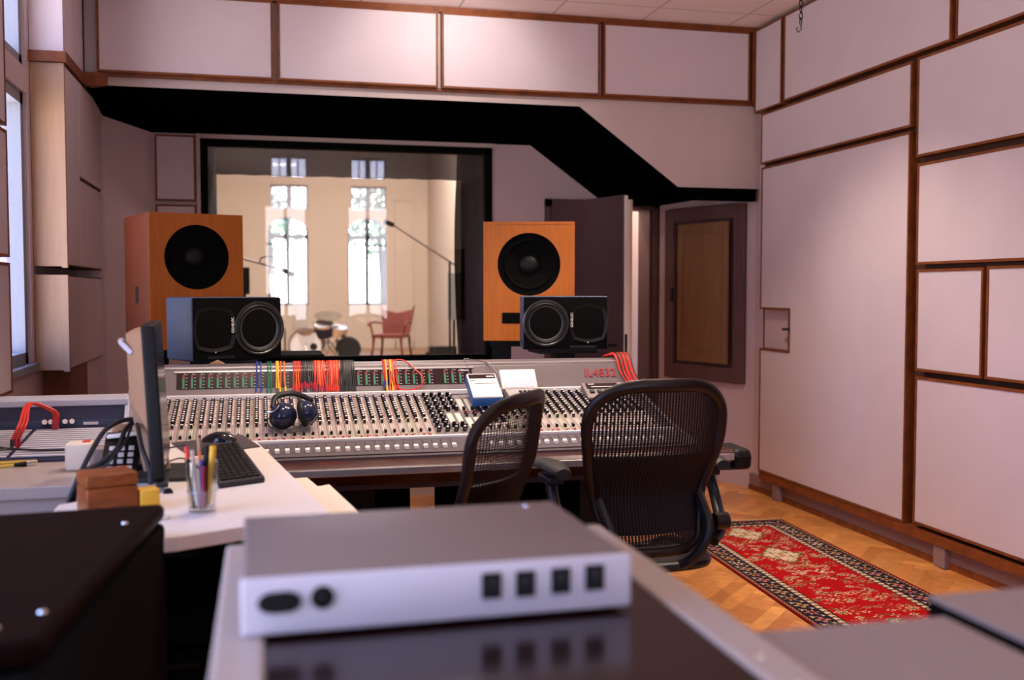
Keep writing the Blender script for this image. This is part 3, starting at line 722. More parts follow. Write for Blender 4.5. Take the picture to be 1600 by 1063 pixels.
B().cyl((p.x, p.y, ZL+.02), (p.x, p.y, p.z), .02).box(p.x-.15, p.x+.15, p.y-.15, p.y+.15, ZL, ZL+.02).build('stand', M['charcoal'], T, smooth=False)
p = at(703, 500, 'Y', 13.4); T = thing('gobo_screen', 'grey acoustic screen at the side of the live room by the black curtain', 'acoustic screen', (p.x, p.y, ZL))
B().box(p.x-.03, p.x+.55, p.y, p.y+.06, p.z, p.z+.62).build('screen', M['grey_plastic'], T, smooth=False)
for q in (.06, .5): B().box(p.x+q-.015, p.x+q+.015, p.y+.01, p.y+.05, ZL, p.z).box(p.x+q-.03, p.x+q+.03, p.y-.15, p.y+.2, ZL, ZL+.02).build('foot', M['charcoal'], T, smooth=False)
p = foot(692, 562); T = thing('amplifier', 'low black amplifier on the live room floor beside the curtain', 'amplifier', (p.x, p.y, ZL))
B().box(p.x-.23, p.x+.23, p.y-.12, p.y+.16, ZL+.015, ZL+.23).build('cabinet', M['black'], T, smooth=False, bevel=.01)
B().box(p.x-.2, p.x+.2, p.y-.125, p.y-.119, ZL+.04, ZL+.2).build('grille', M['charcoal'], T, smooth=False)
for sx in (-.18, .18): B().cyl((p.x+sx, p.y, ZL), (p.x+sx, p.y, ZL+.016), .02).build('rubber_foot', M['rubber'], T)
p = foot(672, 560); o = B().box(p.x-.07, p.x+.05, p.y-.06, p.y+.06, ZL, ZL+.11).box(p.x-.02, p.x+.03, p.y-.01, p.y+.01, ZL+.11, ZL+.16).build('pedal_box', M['black'], None, (p.x, p.y, ZL), smooth=False, bevel=.006); tag(o, 'little black box on the live room floor beside the amplifier', 'box')
# hoop stand at the left of the drums
p = foot(440, 566); T = thing('music_stand', 'slim black stand with a short top bar left of the bass drum', 'stand', (p.x, p.y, ZL))
zt = at(445, 511, 'Y', p.y).z
B().tube([(p.x+.06, p.y, ZL+.02), (p.x+.06, p.y, zt-.06), (p.x+.03, p.y, zt), (p.x-.16, p.y, zt+.02)], .014, 8).build('frame', M['charcoal'], T)
T.name = 'music_stand'
for a in (.4, 2.5, 4.6): B().bar((p.x+.06, p.y, ZL+.2), (p.x+.06+.2*math.cos(a), p.y+.2*math.sin(a), ZL+.01), .018, .014).build('leg', M['charcoal'], T)
# outside: ground and two trees
struct(B().box(-30, 40, YL+.4, 90, -1.2, -1.0), 'ground', M['ground'], smooth=False)
def tree(x, y, h, r, label, n):
    T = thing('tree', label, 'tree', (x, y, -1.0)); rn = random.Random(int(x*10))
    B().tube([(x, y, -1), (x+.05, y, h*.3), (x-.05, y, h*.55), (x, y, h*.8)], [.14, .11, .08, .03], 8).build('trunk', M['bark'], T)
    b = B()
    for i in range(n):
        d = Vector((rn.gauss(0, 1), rn.gauss(0, 1), rn.gauss(0, 1))).normalized()*r*rn.random()**.4; c_ = Vector((x, y, h*.68))+Vector((d.x, d.y, d.z*.9))
        u = Vector((rn.gauss(0, 1), rn.gauss(0, 1), rn.gauss(0, 1))).normalized()*.09; w = u.orthogonal()
        b.poly([c_-u, c_+w*.6, c_+u, c_-w*.6])
    b.build('foliage', M['leaf'], T, smooth=False)
tree(3.3, 29, 5.0, 1.3, 'leafy tree outside the far window behind the armchair', 900)
tree(.4, 40, 6.0, 1.5, 'pale tree outside the far window behind the drums', 900)
# ================================================================ mixing console
CXL, CXR = -.43, 1.69            # body ends
con = thing('mixing_console', 'wide grey mixing console with rows of knobs and a meter bridge', 'mixing console', ((CXL+CXR)/2, 4.2, 0))
def cs(s): return (4.02+.971*s, .820+.235*s)          # channel surface: distance s up the slope -> (Y, z)
SU = Vector((0, .971, .235)).normalized(); SNN = Vector((0, -.235, .971)).normalized()
def sf(x, s, h=0.): y, z = cs(s); return Vector((x, y, z))+SNN*h
# body, legs
b = B(); prof = [(3.80, .66), (3.80, .772), (4.02, .806), (4.515, .93), (4.53, .93), (4.78, .93), (4.78, .62), (4.2, .58)]
b.prism([(CXL, y, z) for y, z in prof], (CXR-CXL, 0, 0)); b.build('body', M['con_dark'], con, smooth=False)
for x in (CXL-.02, CXR): b = B(); b.prism([(x, y, z) for y, z in [(3.80, .64), (3.80, .785), (4.02, .825), (4.52, .95), (4.80, .95), (4.80, .6), (4.2, .56)]], (.02, 0, 0)); b.build('end_cheek', M['con_grey'], con, smooth=False, bevel=.004)
for x0_, x1_ in ((.25, .43), (1.28, 1.46)):
    B().box(x0_, x1_, 4.05, 4.70, .04, .62).box(x0_-.04, x1_+.04, 3.95, 4.75, 0, .05).build('pedestal', M['black'], con, smooth=False, bevel=.006)
for x0_, x1_ in ((-.42, .655), (.775, 1.66)): B().box(x0_, x1_, 4.66, 4.70, .02, .62).build('modesty_panel', M['black_matte'], con, smooth=False)
# armrest
ar = B(); ar.prism([(-.45, 3.665, .735), (-.45, 3.665, .765), (-.45, 3.69, .776), (-.45, 3.82, .776), (-.45, 3.82, .70), (-.45, 3.74, .69)], (2.28, 0, 0))
ar.build('armrest', M['con_rest'], con, smooth=False, bevel=.006)
B().box(-.45, 1.79, 3.658, 3.666, .738, .764).build('armrest_rail', M['alu'], con, smooth=False, bevel=.002)
b = B(); pr = [(3.655, .70), (3.65, .75), (3.665, .779), (3.83, .782), (3.84, .72), (3.76, .68)]
b.prism([(1.79, y, z) for y, z in pr], (.075, 0, 0)); b.build('armrest_end', M['black'], con, smooth=False, bevel=.018, seg=3)
b = B(); b.prism([(CXR, 3.80, .745), (1.83, 3.80, .745), (1.83, 3.98, .745), (CXR, 4.25, .745)], (0, 0, .034)); b.build('side_wing', M['con_dark'], con, smooth=False, bevel=.004)
# fader shelf
b = B(); b.poly([(CXL, 3.785, .784), (CXR, 3.785, .784), (CXR, 4.012, .8125), (CXL, 4.012, .8125)]); b.poly([(CXL, 3.785, .77), (CXR, 3.785, .77), (CXR, 3.785, .784), (CXL, 3.785, .784)])
b.build('fader_panel', M['con_mid'], con, smooth=False)
B().obox((.63, 4.018, .8185), (CXR-CXL-.01, .018, .014), Z=None, bev=.003).build('trim_bar', M['con_light'], con)
B().box(CXL+.02, CXR-.02, 4.496, 4.516, .936, .958).build('trim_bar', M['con_light'], con, smooth=False, bevel=.003)
PITCH = .0356; N_L = 30; X0 = -.375
FU = Vector((0, .227, .0285)).normalized()
def fs(x, t, h=0.): return Vector((x, 3.785+.227*t, .784+.0285*t))+Vector((0, -.1245, .992))*h
# channel strips with knobs
strip_m = ['strip_a', 'strip_b', 'strip_a', 'strip_c', 'strip_b', 'strip_a']
knob_me = None
def knob_bm(b, x, s, r=.0088, h=.0195, m=0, cap=1):
    p = sf(x, s, .002); q = sf(x, s, h)
    b.cyl(p, q, r, r*.82, 10, m); b.cyl(q, sf(x, s, h+.0022), r*.58, r*.5, 10, cap)
def make_knob(mats):
    b = B(); b.cyl((0, 0, 0), (0, 0, .0185), .0088, .0072, 12, 0); b.cyl((0, 0, .0185), (0, 0, .0205), .0050, .0044, 12, 1); b.box(-.0009, .0009, .001, .0074, .0184, .0212, 1)
    return b
SLOPE = math.atan2(.235, .971)
def inst(name, me_obj, p, rx, parent):
    o = me_obj.copy(); COL.objects.link(o); o.name = name; o.parent = parent
    o.location = p-Vector(XF[con].translation); o.rotation_euler = (rx, 0, 0); return o
proto = {}
for key, mats in (('black', ['black_gloss', 'white_cap']), ('blue', ['black_gloss', 'blue_cap']), ('grey', ['charcoal', 'strip_g']), ('red', ['black_gloss', 'red_cap'])):
    o = make_knob(None).build('knob', [M[m] for m in mats], None); proto[key] = o
fc = B(); fc.obox((0, 0, .006), (.010, .019, .012), bev=.0015); fc.obox((0, 0, .0125), (.0102, .002, .0012), mi=1); fader_black = fc.build('channel_fader', [M['black'], M['white_print']], None)
fc = B(); fc.obox((0, -.004, .0065), (.0105, .012, .013), mi=0, bev=.0015); fc.obox((0, .008, .006), (.0105, .010, .012), mi=1, bev=.0015); fader_red = fc.build('monitor_fader', [M['black_gloss'], M['white_cap']], None)
fc = B(); fc.prism([(-.0085, -.014, 0), (-.0085, -.010, .013), (-.0085, 0, .009), (-.0085, .012, .014), (-.0085, .015, 0)], (.017, 0, 0)); fader_white = fc.build('group_fader', [M['white_cap']], None, smooth=False, bevel=.0015)
rest = B(); n_ind = 0; channels = []
i = 0; x = X0
while x < CXR-.05:
    channels.append((i, x)); i += 1; x += PITCH
master = set(range(N_L, N_L+9))
ks = [.205+.0262*k for k in range(11)]
for i, x in channels:
    st = B(); st.obox(sf(x, .245, .0006), (PITCH-.0016, .478, .0016), (1, 0, 0), SU, SNN)
    if i not in master:
        st.obox(sf(x+.0075, .335, .0018), (.007, .29, .0012), (1, 0, 0), SU, SNN, mi=1 if i % 3 else 2)   # legend stripe
        st.obox(sf(x-.004, .103, .0018), (.011, .085, .001), (1, 0, 0), SU, SNN, mi=1)                 # white fader scale
        st.obox(sf(x-.004, .103, .0026), (.0022, .083, .0006), (1, 0, 0), SU, SNN, mi=3)               # slot
        for q in (.018, .03): st.obox(sf(x-.008+random.choice((0, .012)), q, .004), (.009, .006, .005), (1, 0, 0), SU, SNN, mi=4 if (q < .02) else 1)
        for q in ks: st.obox(sf(x+.0095, q+.011, .003), (.005, .0045, .004), (1, 0, 0), SU, SNN, mi=random.choice((1, 1, 2, 4)))
        for q in (.19,): st.obox(sf(x-.004, q, .004), (.011, .008, .005), (1, 0, 0), SU, SNN, mi=random.choice((1, 1, 4)))
    st.build('channel_strip', [M[strip_m[i % 6] if i not in master else 'strip_g'], M['track'], M['strip_b'], M['con_dark'], M['red_cap']], con, smooth=False)
    if i not in master:
        kx = x-.006
        for k, s in enumerate(ks):
            key = 'blue' if k in (7, 8) and i > 12 else ('black' if (k+i) % 7 else 'grey')
            if k < 2 and n_ind < 100:
                inst('knob', proto[key], sf(kx, s, .0015), SLOPE, con); n_ind += 1
            else: knob_bm(rest, kx, s, m=0, cap={'black': 1, 'blue': 2, 'grey': 3}[key])
        inst('channel_fader', fader_black, sf(x-.004, .056+.003*random.random(), .002), SLOPE, con)
        inst('monitor_fader', fader_red, sf(x-.006, .170, .002), SLOPE, con)
    else:
        m = i-N_L
        if m in (0, 1, 2, 3):
            for k in range(17): 
                s = .045+.0262*k
                if (m < 2) or (k < 3 or k > 8): knob_bm(rest, x+(.004 if k % 2 else -.004), s, .0095, .022, 0, 3 if k % 3 else 1)
            if m >= 2: rest.obox(sf(x, .19, .002), (.022, .11, .003), (1, 0, 0), SU, SNN, mi=4)
        elif m in (4, 5):
            for a_, c_ in ((.06, .19), (.27, .42)): rest.obox(sf(x, (a_+c_)/2, .002), (.024, c_-a_, .003), (1, 0, 0), SU, SNN, mi=4); rest.obox(sf(x, a_+.012, .009), (.012, .02, .014), (1, 0, 0), SU, SNN, mi=0)
            for s in (.21, .235): knob_bm(rest, x, s, .0075, .016, 0, 5)
        else:
            for k in range(13): knob_bm(rest, x, .13+.027*k, .0092, .021, 0, 1 if k % 4 else 2)
            rest.obox(sf(x, .085, .002), (.022, .07, .003), (1, 0, 0), SU, SNN, mi=4); rest.obox(sf(x, .06, .008), (.011, .018, .012), (1, 0, 0), SU, SNN, mi=0)
o = rest.build('knob_rows', [M[m] for m in ('black_gloss', 'white_cap', 'blue_cap', 'strip_g', 'track', 'red_cap')], con); o['kind'] = 'stuff'
# white group faders on the shelf
gx = -.36
while gx < CXR-.08:
    if not (.74 < gx < .86):
        inst('group_fader', fader_white, fs(gx, .42, .001), .125, con)
        B().obox(fs(gx, .66, .0008), (.0022, .11, .001), (1, 0, 0), FU, (0, -.1245, .992)).build('fader_slot', M['black'], con, smooth=False)
    gx += .0372
for o in list(proto.values())+[fader_black, fader_red, fader_white]: bpy.data.objects.remove(o)
B().obox(fs(.63, .12, .002), (2.05, .006, .004), (1, 0, 0), FU, (0, -.1245, .992)).build('shelf_groove', M['con_dark'], con, smooth=False)

# meter bridge: front face leans back
m0, m1 = Vector((0, 4.525, .962)), Vector((0, 4.575, 1.058)); MU = (m1-m0).normalized(); MN = Vector((0, -MU.z, MU.y))
def mf(x, t, h=0.): return Vector((x, 0, 0))+m0+MU*(t)+MN*h
b = B(); pr = [(4.516, .93), (4.520, .956), (4.573, 1.056), (4.585, 1.072), (4.62, 1.078), (4.80, 1.07), (4.80, .93)]
b.prism([(CXL-.005, y, z) for y, z in pr], (CXR-CXL+.005, 0, 0)); b.build('meter_bridge', M['con_grey'], con, smooth=False, bevel=.004)
B().tube([Vector((CXL, 4.582, 1.066)), Vector((CXR, 4.582, 1.066))], .0075, 8).build('top_rail', M['alu'], con)
b = B(); b.tube([Vector((CXL-.004, 4.52, .95)), Vector((CXL-.004, 4.575, 1.05)), Vector((CXL-.004, 4.60, 1.074)), Vector((CXL-.004, 4.70, 1.074))], .011, 8); b.build('corner_rail', M['alu'], con)
mw0, mw1 = -.355, .925
B().obox(mf((mw0+mw1)/2, .058, .0015), (mw1-mw0, .074, .004), (1, 0, 0), MU, MN).build('meter_window', M['meter_bg'], con, smooth=False)
b = B(); b.obox(mf((mw0+mw1)/2, .0995, .002), (mw1-mw0+.02, .006, .006), (1, 0, 0), MU, MN); b.build('meter_frame', M['alu'], con, smooth=False)
mx = mw0+.028
n = 0
while mx < mw1-.05:
    if not (.735 < mx < .775):
        b = B(); b.obox(mf(mx, .047, .004), (.0095, .047, .002), (1, 0, 0), MU, MN, mi=0); b.obox(mf(mx, .079, .004), (.0095, .015, .002), (1, 0, 0), MU, MN, mi=1)
        for q in range(5): b.obox(mf(mx+.012, .026+.0155*q, .004), (.007, .0016, .001), (1, 0, 0), MU, MN, mi=2)
        b.obox(mf(mx+.004, .0905, .004), (.004, .003, .001), (1, 0, 0), MU, MN, mi=2)
        b.build('level_meter', [M['meter_green'], M['meter_red'], M['white_print']], con, smooth=False); n += 1
    mx += .0352
B().obox(mf(.885, .085, .004), (.045, .004, .001), (1, 0, 0), MU, MN).build('meter_print', M['white_print'], con, smooth=False)
# bright shallow ledge under the meters
text_mesh('lettering', 'IL4832', .058, M['red_letter'], con, mf(at(937, 588, 'Y', 4.555).x, .058, .004), (1, 0, 0), MU)

# ---------------------------------------------------------------- patch cables over the bridge
def patch(label, group, px, m, plug, drop, wob=.003, width=.006, sheath=None, rad=.0031):
    """a doubled cable hung over the top rail; px = pixel column of its middle"""
    xm = at(px, 590, 'Y', 4.56).x; o0 = Vector((xm, 4.60, 1.07))
    T = thing('patch_cable', label, 'cable', o0, 0, group)
    rn = random.Random(int(px*37)); ends = []
    pts = []
    for sgn in (-1, 1):
        x = xm+sgn*width/2; dd = drop+rn.uniform(-.008, .008); o_ = .006+rn.uniform(0, .008)
        seg = [mf(x+rn.uniform(-wob, wob)+sgn*.002, .098-dd, o_), mf(x+rn.uniform(-wob, wob), .098-dd*.55, o_+.002), mf(x, .100, .010), Vector((x, 4.592, 1.087))]
        ends.append((seg[0], seg[0]-MU*.0)); pts = pts+seg if sgn < 0 else pts+seg[::-1]
    top = [Vector((xm-width/2, 4.606, 1.0865)), Vector((xm, 4.618, 1.086)), Vector((xm+width/2, 4.606, 1.0865))]
    pts = pts[:4]+top+pts[4:]
    B().tube(bez(pts, 40), rad, 6).build('lead', M[m], T)
    for e, _ in ends:
        d = (MU+Vector((rn.uniform(-.05, .05), 0, 0))).normalized()
        b = B(); b.cyl(e-d*.022, e+d*.002, .0044, n=8); b.build('plug_sleeve', M[sheath or m], T)
        B().cyl(e-d*.036, e-d*.022, .0026, n=8).build('plug_tip', M['chrome'], T)
    return T
patch('blue patch cable hung over the meter bridge', None, 404.5, 'c_blue', 1, .075, .0005, .017)
patch('dark green patch cable hung over the meter bridge', None, 421, 'c_green', 1, .083, .0005, .012)
patch('yellow patch cable next to the dark green one on the bridge', None, 433.5, 'c_yellow', 1, .058, .001, .006, rad=.0042)
patch('yellow-orange patch cable slanting outward on the meter bridge', None, 441.5, 'c_orange', 1, .085, .002, .016, 'c_yellow')
for k, px in enumerate((461, 464.5, 468)): patch('red patch cable in the small bundle between the orange and black cables', 'small red cable bundle on the bridge', px, 'c_red' if k != 1 else 'c_orange', 1, .073, .001, .010, 'c_red')
for k, px in enumerate((474, 477.5, 481, 484.5)): patch('grey-black patch cable with crimson plugs beside the small red bundle', 'black cables with crimson plugs', px, 'c_black', 1, .066, .002, .020, 'crimson')
for k, px in enumerate((494, 496.5, 499, 501.5, 504)): patch('red patch cable with crimson plugs in the middle bundle on the bridge', 'middle red cable bundle', px, ('c_red', 'c_orange')[k % 2], 1, .078, .003, .018, 'crimson')
for k, px in enumerate((514, 517, 520, 523, 526, 529)): patch('red patch cable in the dense bundle beside the long black cables', 'dense red cable bundle', px, ('c_red', 'c_red', 'c_orange')[k % 3], 1, .084, .003, .014, 'c_red')
for k, px in enumerate((535, 537.5, 540, 542.5, 545, 547.5, 550)): patch('black patch cable in the thick bundle ending the row of cables', 'thick black cable bundle', px, 'c_black', 1, .088, .002, .018, 'c_black')
patch('red and violet patch cable hanging alone beside the yellow loops', None, 600, 'c_red', 1, .066, .001, .004, 'c_blue')
patch('yellow patch cable looped in the separate bundle on the bridge', None, 607, 'c_yellow', 1, .088, .003, .022, 'c_yellow', rad=.0036)
patch('orange patch cable in the separate bundle beside the yellow loop', None, 611, 'c_orange', 1, .092, .003, .014, 'c_orange')
patch('red patch cable against the yellow loop in the separate bundle', None, 617, 'c_red', 1, .090, .004, .012, 'c_red')
xa = at(612, 590, 'Y', 4.56).x; T = thing('patch_cable', 'long crimson patch cable making a wide loop out from the yellow bundle', 'cable', (xa, 4.6, 1.07))
pts = [mf(xa+.0, .100, .012), Vector((xa+.01, 4.598, 1.085)), Vector((xa+.06, 4.59, 1.085)), mf(xa+.115, .075, .02), mf(xa+.137, .035, .02), mf(xa+.115, .0, .02), mf(xa+.06, -.012, .018), mf(xa+.025, .0, .016), mf(xa+.0, .035, .016), mf(xa-.006, .06, .016)]
B().tube(bez(pts, 70), .0031, 6).build('lead', M['c_red'], T); e = pts[-1]
B().cyl(e, e+MU*.022, .0034).build('plug_sleeve', M['crimson'], T)
# bundle hung over the right end of the bridge
for k in range(12):
    xm = at(958+2.0*k, 580, 'Y', 4.60).x+random.uniform(-.004, .004); T = thing('patch_cable', 'red and black patch cables thrown over the end of the bridge by the lettering', 'cable', (xm, 4.6, 1.08), 0, 'cables over the bridge end')
    T['label'] = ('red patch cable' if k % 3 != 2 else 'black patch cable')+' in the bundle thrown over the bridge end by the red lettering'
    T['group'] = ('red' if k % 3 != 2 else 'black')+' cables over the bridge end'
    pts = [Vector((xm-.012, 4.72+.01*(k % 3), 1.082)), Vector((xm-.010, 4.64, 1.094+.003*(k % 4))), Vector((xm, 4.585, 1.092+.003*(k % 3))), mf(xm+.012, .055, .014), mf(xm+.03+.012*random.random(), .0, .014), sf(xm+.04+.02*random.random(), .455, .012)]
    B().tube(bez(pts, 40), .0034, 6).build('lead', M['c_red' if k % 3 != 2 else 'c_black'], T)
    B().cyl(pts[-1], pts[-1]-SU*.03+SNN*.002, .0034).build('plug_sleeve', M['crimson' if k % 3 != 2 else 'c_black'], T)

# ---------------------------------------------------------------- things lying on the console
# headphones
hx, s0_ = at(452, 668, 'Y', 4.15).x, .16
T = thing('headphones', 'black headphones lying on the channel knobs of the console', 'headphones', sf(hx, s0_, .015))
M['cup'] = mat('headphone_gloss', (.010, .016, .05), .15)
c1 = sf(hx-.030, .115, .070); c2 = sf(hx+.075, .125, .070); a1 = Vector((-.30, -.78, .55)).normalized(); a2 = Vector((.92, -.25, .25)).normalized()
def cup(c, a):
    o = B().lathe([(.001, .034), (.020, .032), (.036, .024), (.047, .008), (.049, -.008), (.001, -.008)], c, a, 32).build('ear_cup', M['cup'], T)
    B().lathe([(.049, -.008), (.055, -.014), (.054, -.028), (.042, -.034), (.028, -.030), (.001, -.026)], c, a, 32).build('ear_pad', M['rubber'], o)
cup(c1, a1); cup(c2, a2)
top_ = [c1+Vector((-.035, .03, .025)), c1+Vector((-.02, .075, .060)), c1+Vector((.035, .11, .070)), c1+Vector((.085, .085, .060)), c2+Vector((.012, .02, .045))]
b = B()
for k_ in (-.010, .0, .010): b.tube(bez([p_+SU*k_ for p_ in top_], 30), .0085, 8)
b.build('headband', M['rubber'], T)
B().tube(bez([c1+a1*.018+Vector((-.05, .0, .0)), c1+a1*.040+Vector((-.02, 0, -.008)), c1+a1*.040+Vector((.0, .0, .012)), c1+Vector((-.015, .06, .055))], 24), .003, 6).build('yoke', M['chrome'], T)
B().obox(c1+a1*.026+Vector((.026, -.008, -.030)), (.026, .003, .010), (1, 0, .4), a1).build('name_plate', M['white_print'], T)
B().tube(bez([c1+Vector((-.045, -.02, -.01)), sf(hx-.085, .15, .030), sf(hx-.075, .09, .028), sf(hx-.03, .045, .026), sf(hx+.05, .05, .026), c2+Vector((.045, -.02, .0))], 40), .0028, 6).build('cord', M['c_black'], T)
# white and blue device
def slab_pts(pix, ax, v): return [at(p[0], p[1], ax, v) for p in pix]
xc = at(758, 617, 'Y', 4.33).x; c = sf(xc, .355, .0)
T = thing('desk_device', 'white-topped blue box device lying across the master knobs', 'device', c)
u = Vector((1, -.02, 0)).normalized(); n_ = Vector((0, -.43, .90)).normalized(); v = n_.cross(u); cc = sf(xc, .36, .062)
B().obox(cc, (.135, .20, .042), u, v, n_, bev=.005).build('case', M['blue_plastic'], T)
top = B().obox(cc+n_*.024, (.131, .196, .010), u, v, n_, bev=.004).build('top_cover', M['white_cap'], T)
B().obox(cc+n_*.0292+v*.072, (.118, .036, .001), u, v, n_).build('dark_label', M['meter_bg'], T, smooth=False)
B().obox(cc+n_*.0300+v*.070+u*.036, (.034, .010, .0006), u, v, n_).obox(cc+n_*.0295+v*.038-u*.045, (.022, .010, .0006), u, v, n_, mi=1).build('print', [M['white_print'], M['strip_g']], T, smooth=False)
B().obox(cc+n_*.0292+v*.012+u*.004, (.092, .004, .001), u, v, n_).build('groove', M['black'], T, smooth=False)
# small remote with a flip screen
xs_ = at(812, 605, 'Y', 4.45).x
T = thing('remote_unit', 'light grey remote unit with a tilted screen beside the blue device', 'remote control', sf(xs_, .40, .02))
uu = Vector((1, 0, 0)); vv = Vector((0, .62, .78)).normalized(); nn = Vector((0, -.78, .62)).normalized(); cc = Vector((xs_-.005, 4.455, 1.0))
B().obox(cc, (.165, .105, .014), uu, vv, nn, bev=.004).build('screen_case', M['white'], T)
B().obox(cc+nn*.0075-vv*.004, (.128, .082, .002), uu, vv, nn).build('screen', M['lilac'], T, smooth=False)
cb = sf(xs_, .345, .038)
B().obox(cb, (.165, .11, .03), uu, SU, SNN, bev=.004).build('base', M['grey_plastic'], T)
b = B()
for q in range(5):
    for w in range(3): b.obox(cb+SNN*.017+uu*(-.02+.02*q)+SU*(-.03+.022*w), (.013, .014, .005), uu, SU, SNN)
b.build('keys', M['charcoal'], T, smooth=False)
# phone-shaped meter unit near the bridge end
xq = at(935, 612, 'Y', 4.42).x
T = thing('desk_calculator', 'grey wedge-shaped control unit in front of the red lettering', 'control unit', sf(xq, .40, .02))
b = B(); b.prism([sf(xq-.075, .33, .016), sf(xq-.075, .33, .028), sf(xq-.075, .45, .056), sf(xq-.075, .455, .016)], (.20, 0, 0)); b.build('case', M['unit_cover'], T, smooth=False, bevel=.004)
T.name = 'control_unit'
d0, d1 = sf(xq, .33, .028), sf(xq, .45, .056); dv = (d1-d0).normalized(); dn = Vector((0, -dv.z, dv.y))
B().obox(d0+dv*.092+dn*.002+uu*.015, (.15, .042, .003), uu, dv, dn).build('display', M['meter_bg'], T, smooth=False)
B().obox(d0+dv*.104+dn*.004-uu*.035, (.03, .006, .001), uu, dv, dn).obox(d0+dv*.082+dn*.004+uu*.01, (.10, .004, .001), uu, dv, dn).build('print', M['white_print'], T, smooth=False)
for q in range(4): B().obox(d0+dv*.045+dn*.004+uu*(-.045+.035*q), (.022, .02, .008), uu, dv, dn, bev=.002).build('key', M['charcoal'], T)
# thin cable from the bridge to the device
T = thing('thin_cable', 'thin grey cable arching over the bridge to the small screen', 'cable', (.95, 4.55, 1.07))
P = lambda px, py, y: at(px, py, 'Y', y)
B().tube(bez([P(733, 600, 4.54), P(733, 585, 4.553), P(729, 570, 4.575), Vector((P(726, 567, 4.59).x, 4.60, 1.0865)), Vector((P(735, 566, 4.6).x, 4.64, 1.085))], 30), .0026, 6).build('lead', M['c_grey'], T)
T = thing('thin_cable', 'longer grey cable curving from the bridge top behind the small screen', 'cable', (1.0, 4.6, 1.07))
B().tube(bez([Vector((P(735, 566, 4.6).x, 4.62, 1.083)), P(752, 564, 4.585), P(765, 570, 4.565), P(779, 586, 4.52), P(784, 592, 4.50)], 30), .0026, 6).build('lead', M['c_grey'], T)
# ================================================================ loudspeakers
def near_field(label, c, w, h, d, yaw, woofer_side, stand_label):
    """c: middle of the front face; yaw turns the face (0 = towards the camera wall)"""
    fn = Vector((math.sin(yaw), -math.cos(yaw), 0)); fx = Vector((math.cos(yaw), math.sin(yaw), 0)); c = Vector(c); Z = Vector((0, 0, 1))
    T = thing('monitor_speaker', label, 'speaker', c-fn*d/2-Z*h/2)
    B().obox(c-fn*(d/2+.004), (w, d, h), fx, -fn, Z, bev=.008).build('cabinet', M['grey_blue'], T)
    B().obox(c-fn*.002, (w-.006, .012, h-.006), fx, -fn, Z, bev=.004).build('baffle', M['black_matte'], T)
    wc = c+fx*(w*.235*woofer_side)+fn*.005; r = h*.405
    B().lathe([(r+.008, -.004), (r+.008, .004), (r, .006), (r-.006, .002)], wc, fn, 40).build('woofer_rim', M['cone'], T)
    B().lathe([(r-.004, .001), (r-.012, .007), (r-.022, .002)], wc, fn, 40).build('surround', M['rubber'], T)
    co = B().lathe([(r-.022, .002), (r*.35, -.022), (.02, -.03)], wc-fn*0, fn, 40).build('woofer_cone', M['paper_cone'], T)
    B().lathe([(.03, -.028), (.026, -.016), (.014, -.009), (.001, -.007)], wc, fn, 24).build('dust_cap', M['charcoal'], co)
    tc = c-fx*(w*.268*woofer_side)+fn*.005
    b = B(); R0 = h*.36
    prof = [(1.0, .004), (.93, .002), (.7, -.006), (.45, -.016), (.22, -.024)]; rows = []
    for q, dz in prof:
        row = []
        for j in range(41):
            a = 2*PI*j/40; sq = 1/ max(abs(math.cos(a)), abs(math.sin(a)))**.45
            row.append(tc+fx*(math.cos(a)*R0*q*(sq if q > .5 else 1)*.98)+Z*(math.sin(a)*R0*q*(sq if q > .5 else 1))+fn*dz)
        rows.append(row)
    b.grid(rows).build('waveguide', M['black'], T)
    B().lathe([(R0*.23, -.024), (R0*.2, -.012), (R0*.1, -.006), (.001, -.004)], tc, fn, 24).build('tweeter', M['dome'], T)
    B().obox(c-fx*(.030*woofer_side)+fn*.006+Z*(h*.06), (.02, .004, .085), fx, -fn, Z).build('badge_plate', M['black_matte'], T, smooth=False)
    text_mesh('badge', 'GENELEC', .017, M['white_print'], T, c-fx*(.030*woofer_side)+fn*.0085+Z*(h*.06), Z, -fx)
    B().obox(c+fn*.005-Z*(h*.44)-fx*(w*.2*woofer_side), (w*.3, .003, .012), fx, -fn, Z).build('port_slot', M['rubber'], T, smooth=False)
    B().ball(c+fn*.006-Z*(h*.36)-fx*(w*.26*woofer_side), .004).build('power_light', M['white_print'], T)
    bz = c.z-h/2
    S = thing('speaker_stand', stand_label, 'speaker stand', (c.x, c.y+.12, 0))
    m = c-fn*d/2
    B().box(m.x-.15, m.x+.15, m.y-.10, m.y+.13, bz-.022, bz-.001).build('top_plate', M['black'], S, smooth=False, bevel=.003)
    py = max(m.y, 4.92)
    B().box(m.x-.05, m.x+.05, py-.04, py+.04, .03, bz-.02).build('column', M['black'], S, smooth=False)
    B().box(m.x-.18, m.x+.18, py-.10, py+.22, 0, .03).build('base_plate', M['black'], S, smooth=False, bevel=.004)
    return T
pl = at(372, 513, 'Y', 4.80)
near_field('black two-way monitor with a grey side tinted daylight-blue, in front of the left wooden speaker', (pl.x, 4.84, pl.z-.004), .435, .288, .29, math.radians(27), 1, 'black stand under the blue-sided monitor speaker')
pr_ = at(884, 505, 'Y', 4.80)
near_field('black two-way monitor with its big cone towards the studio window, beside the open door', (pr_.x, 4.80, pr_.z), .418, .262, .29, math.radians(-11), -1, 'black stand under the monitor by the open door')

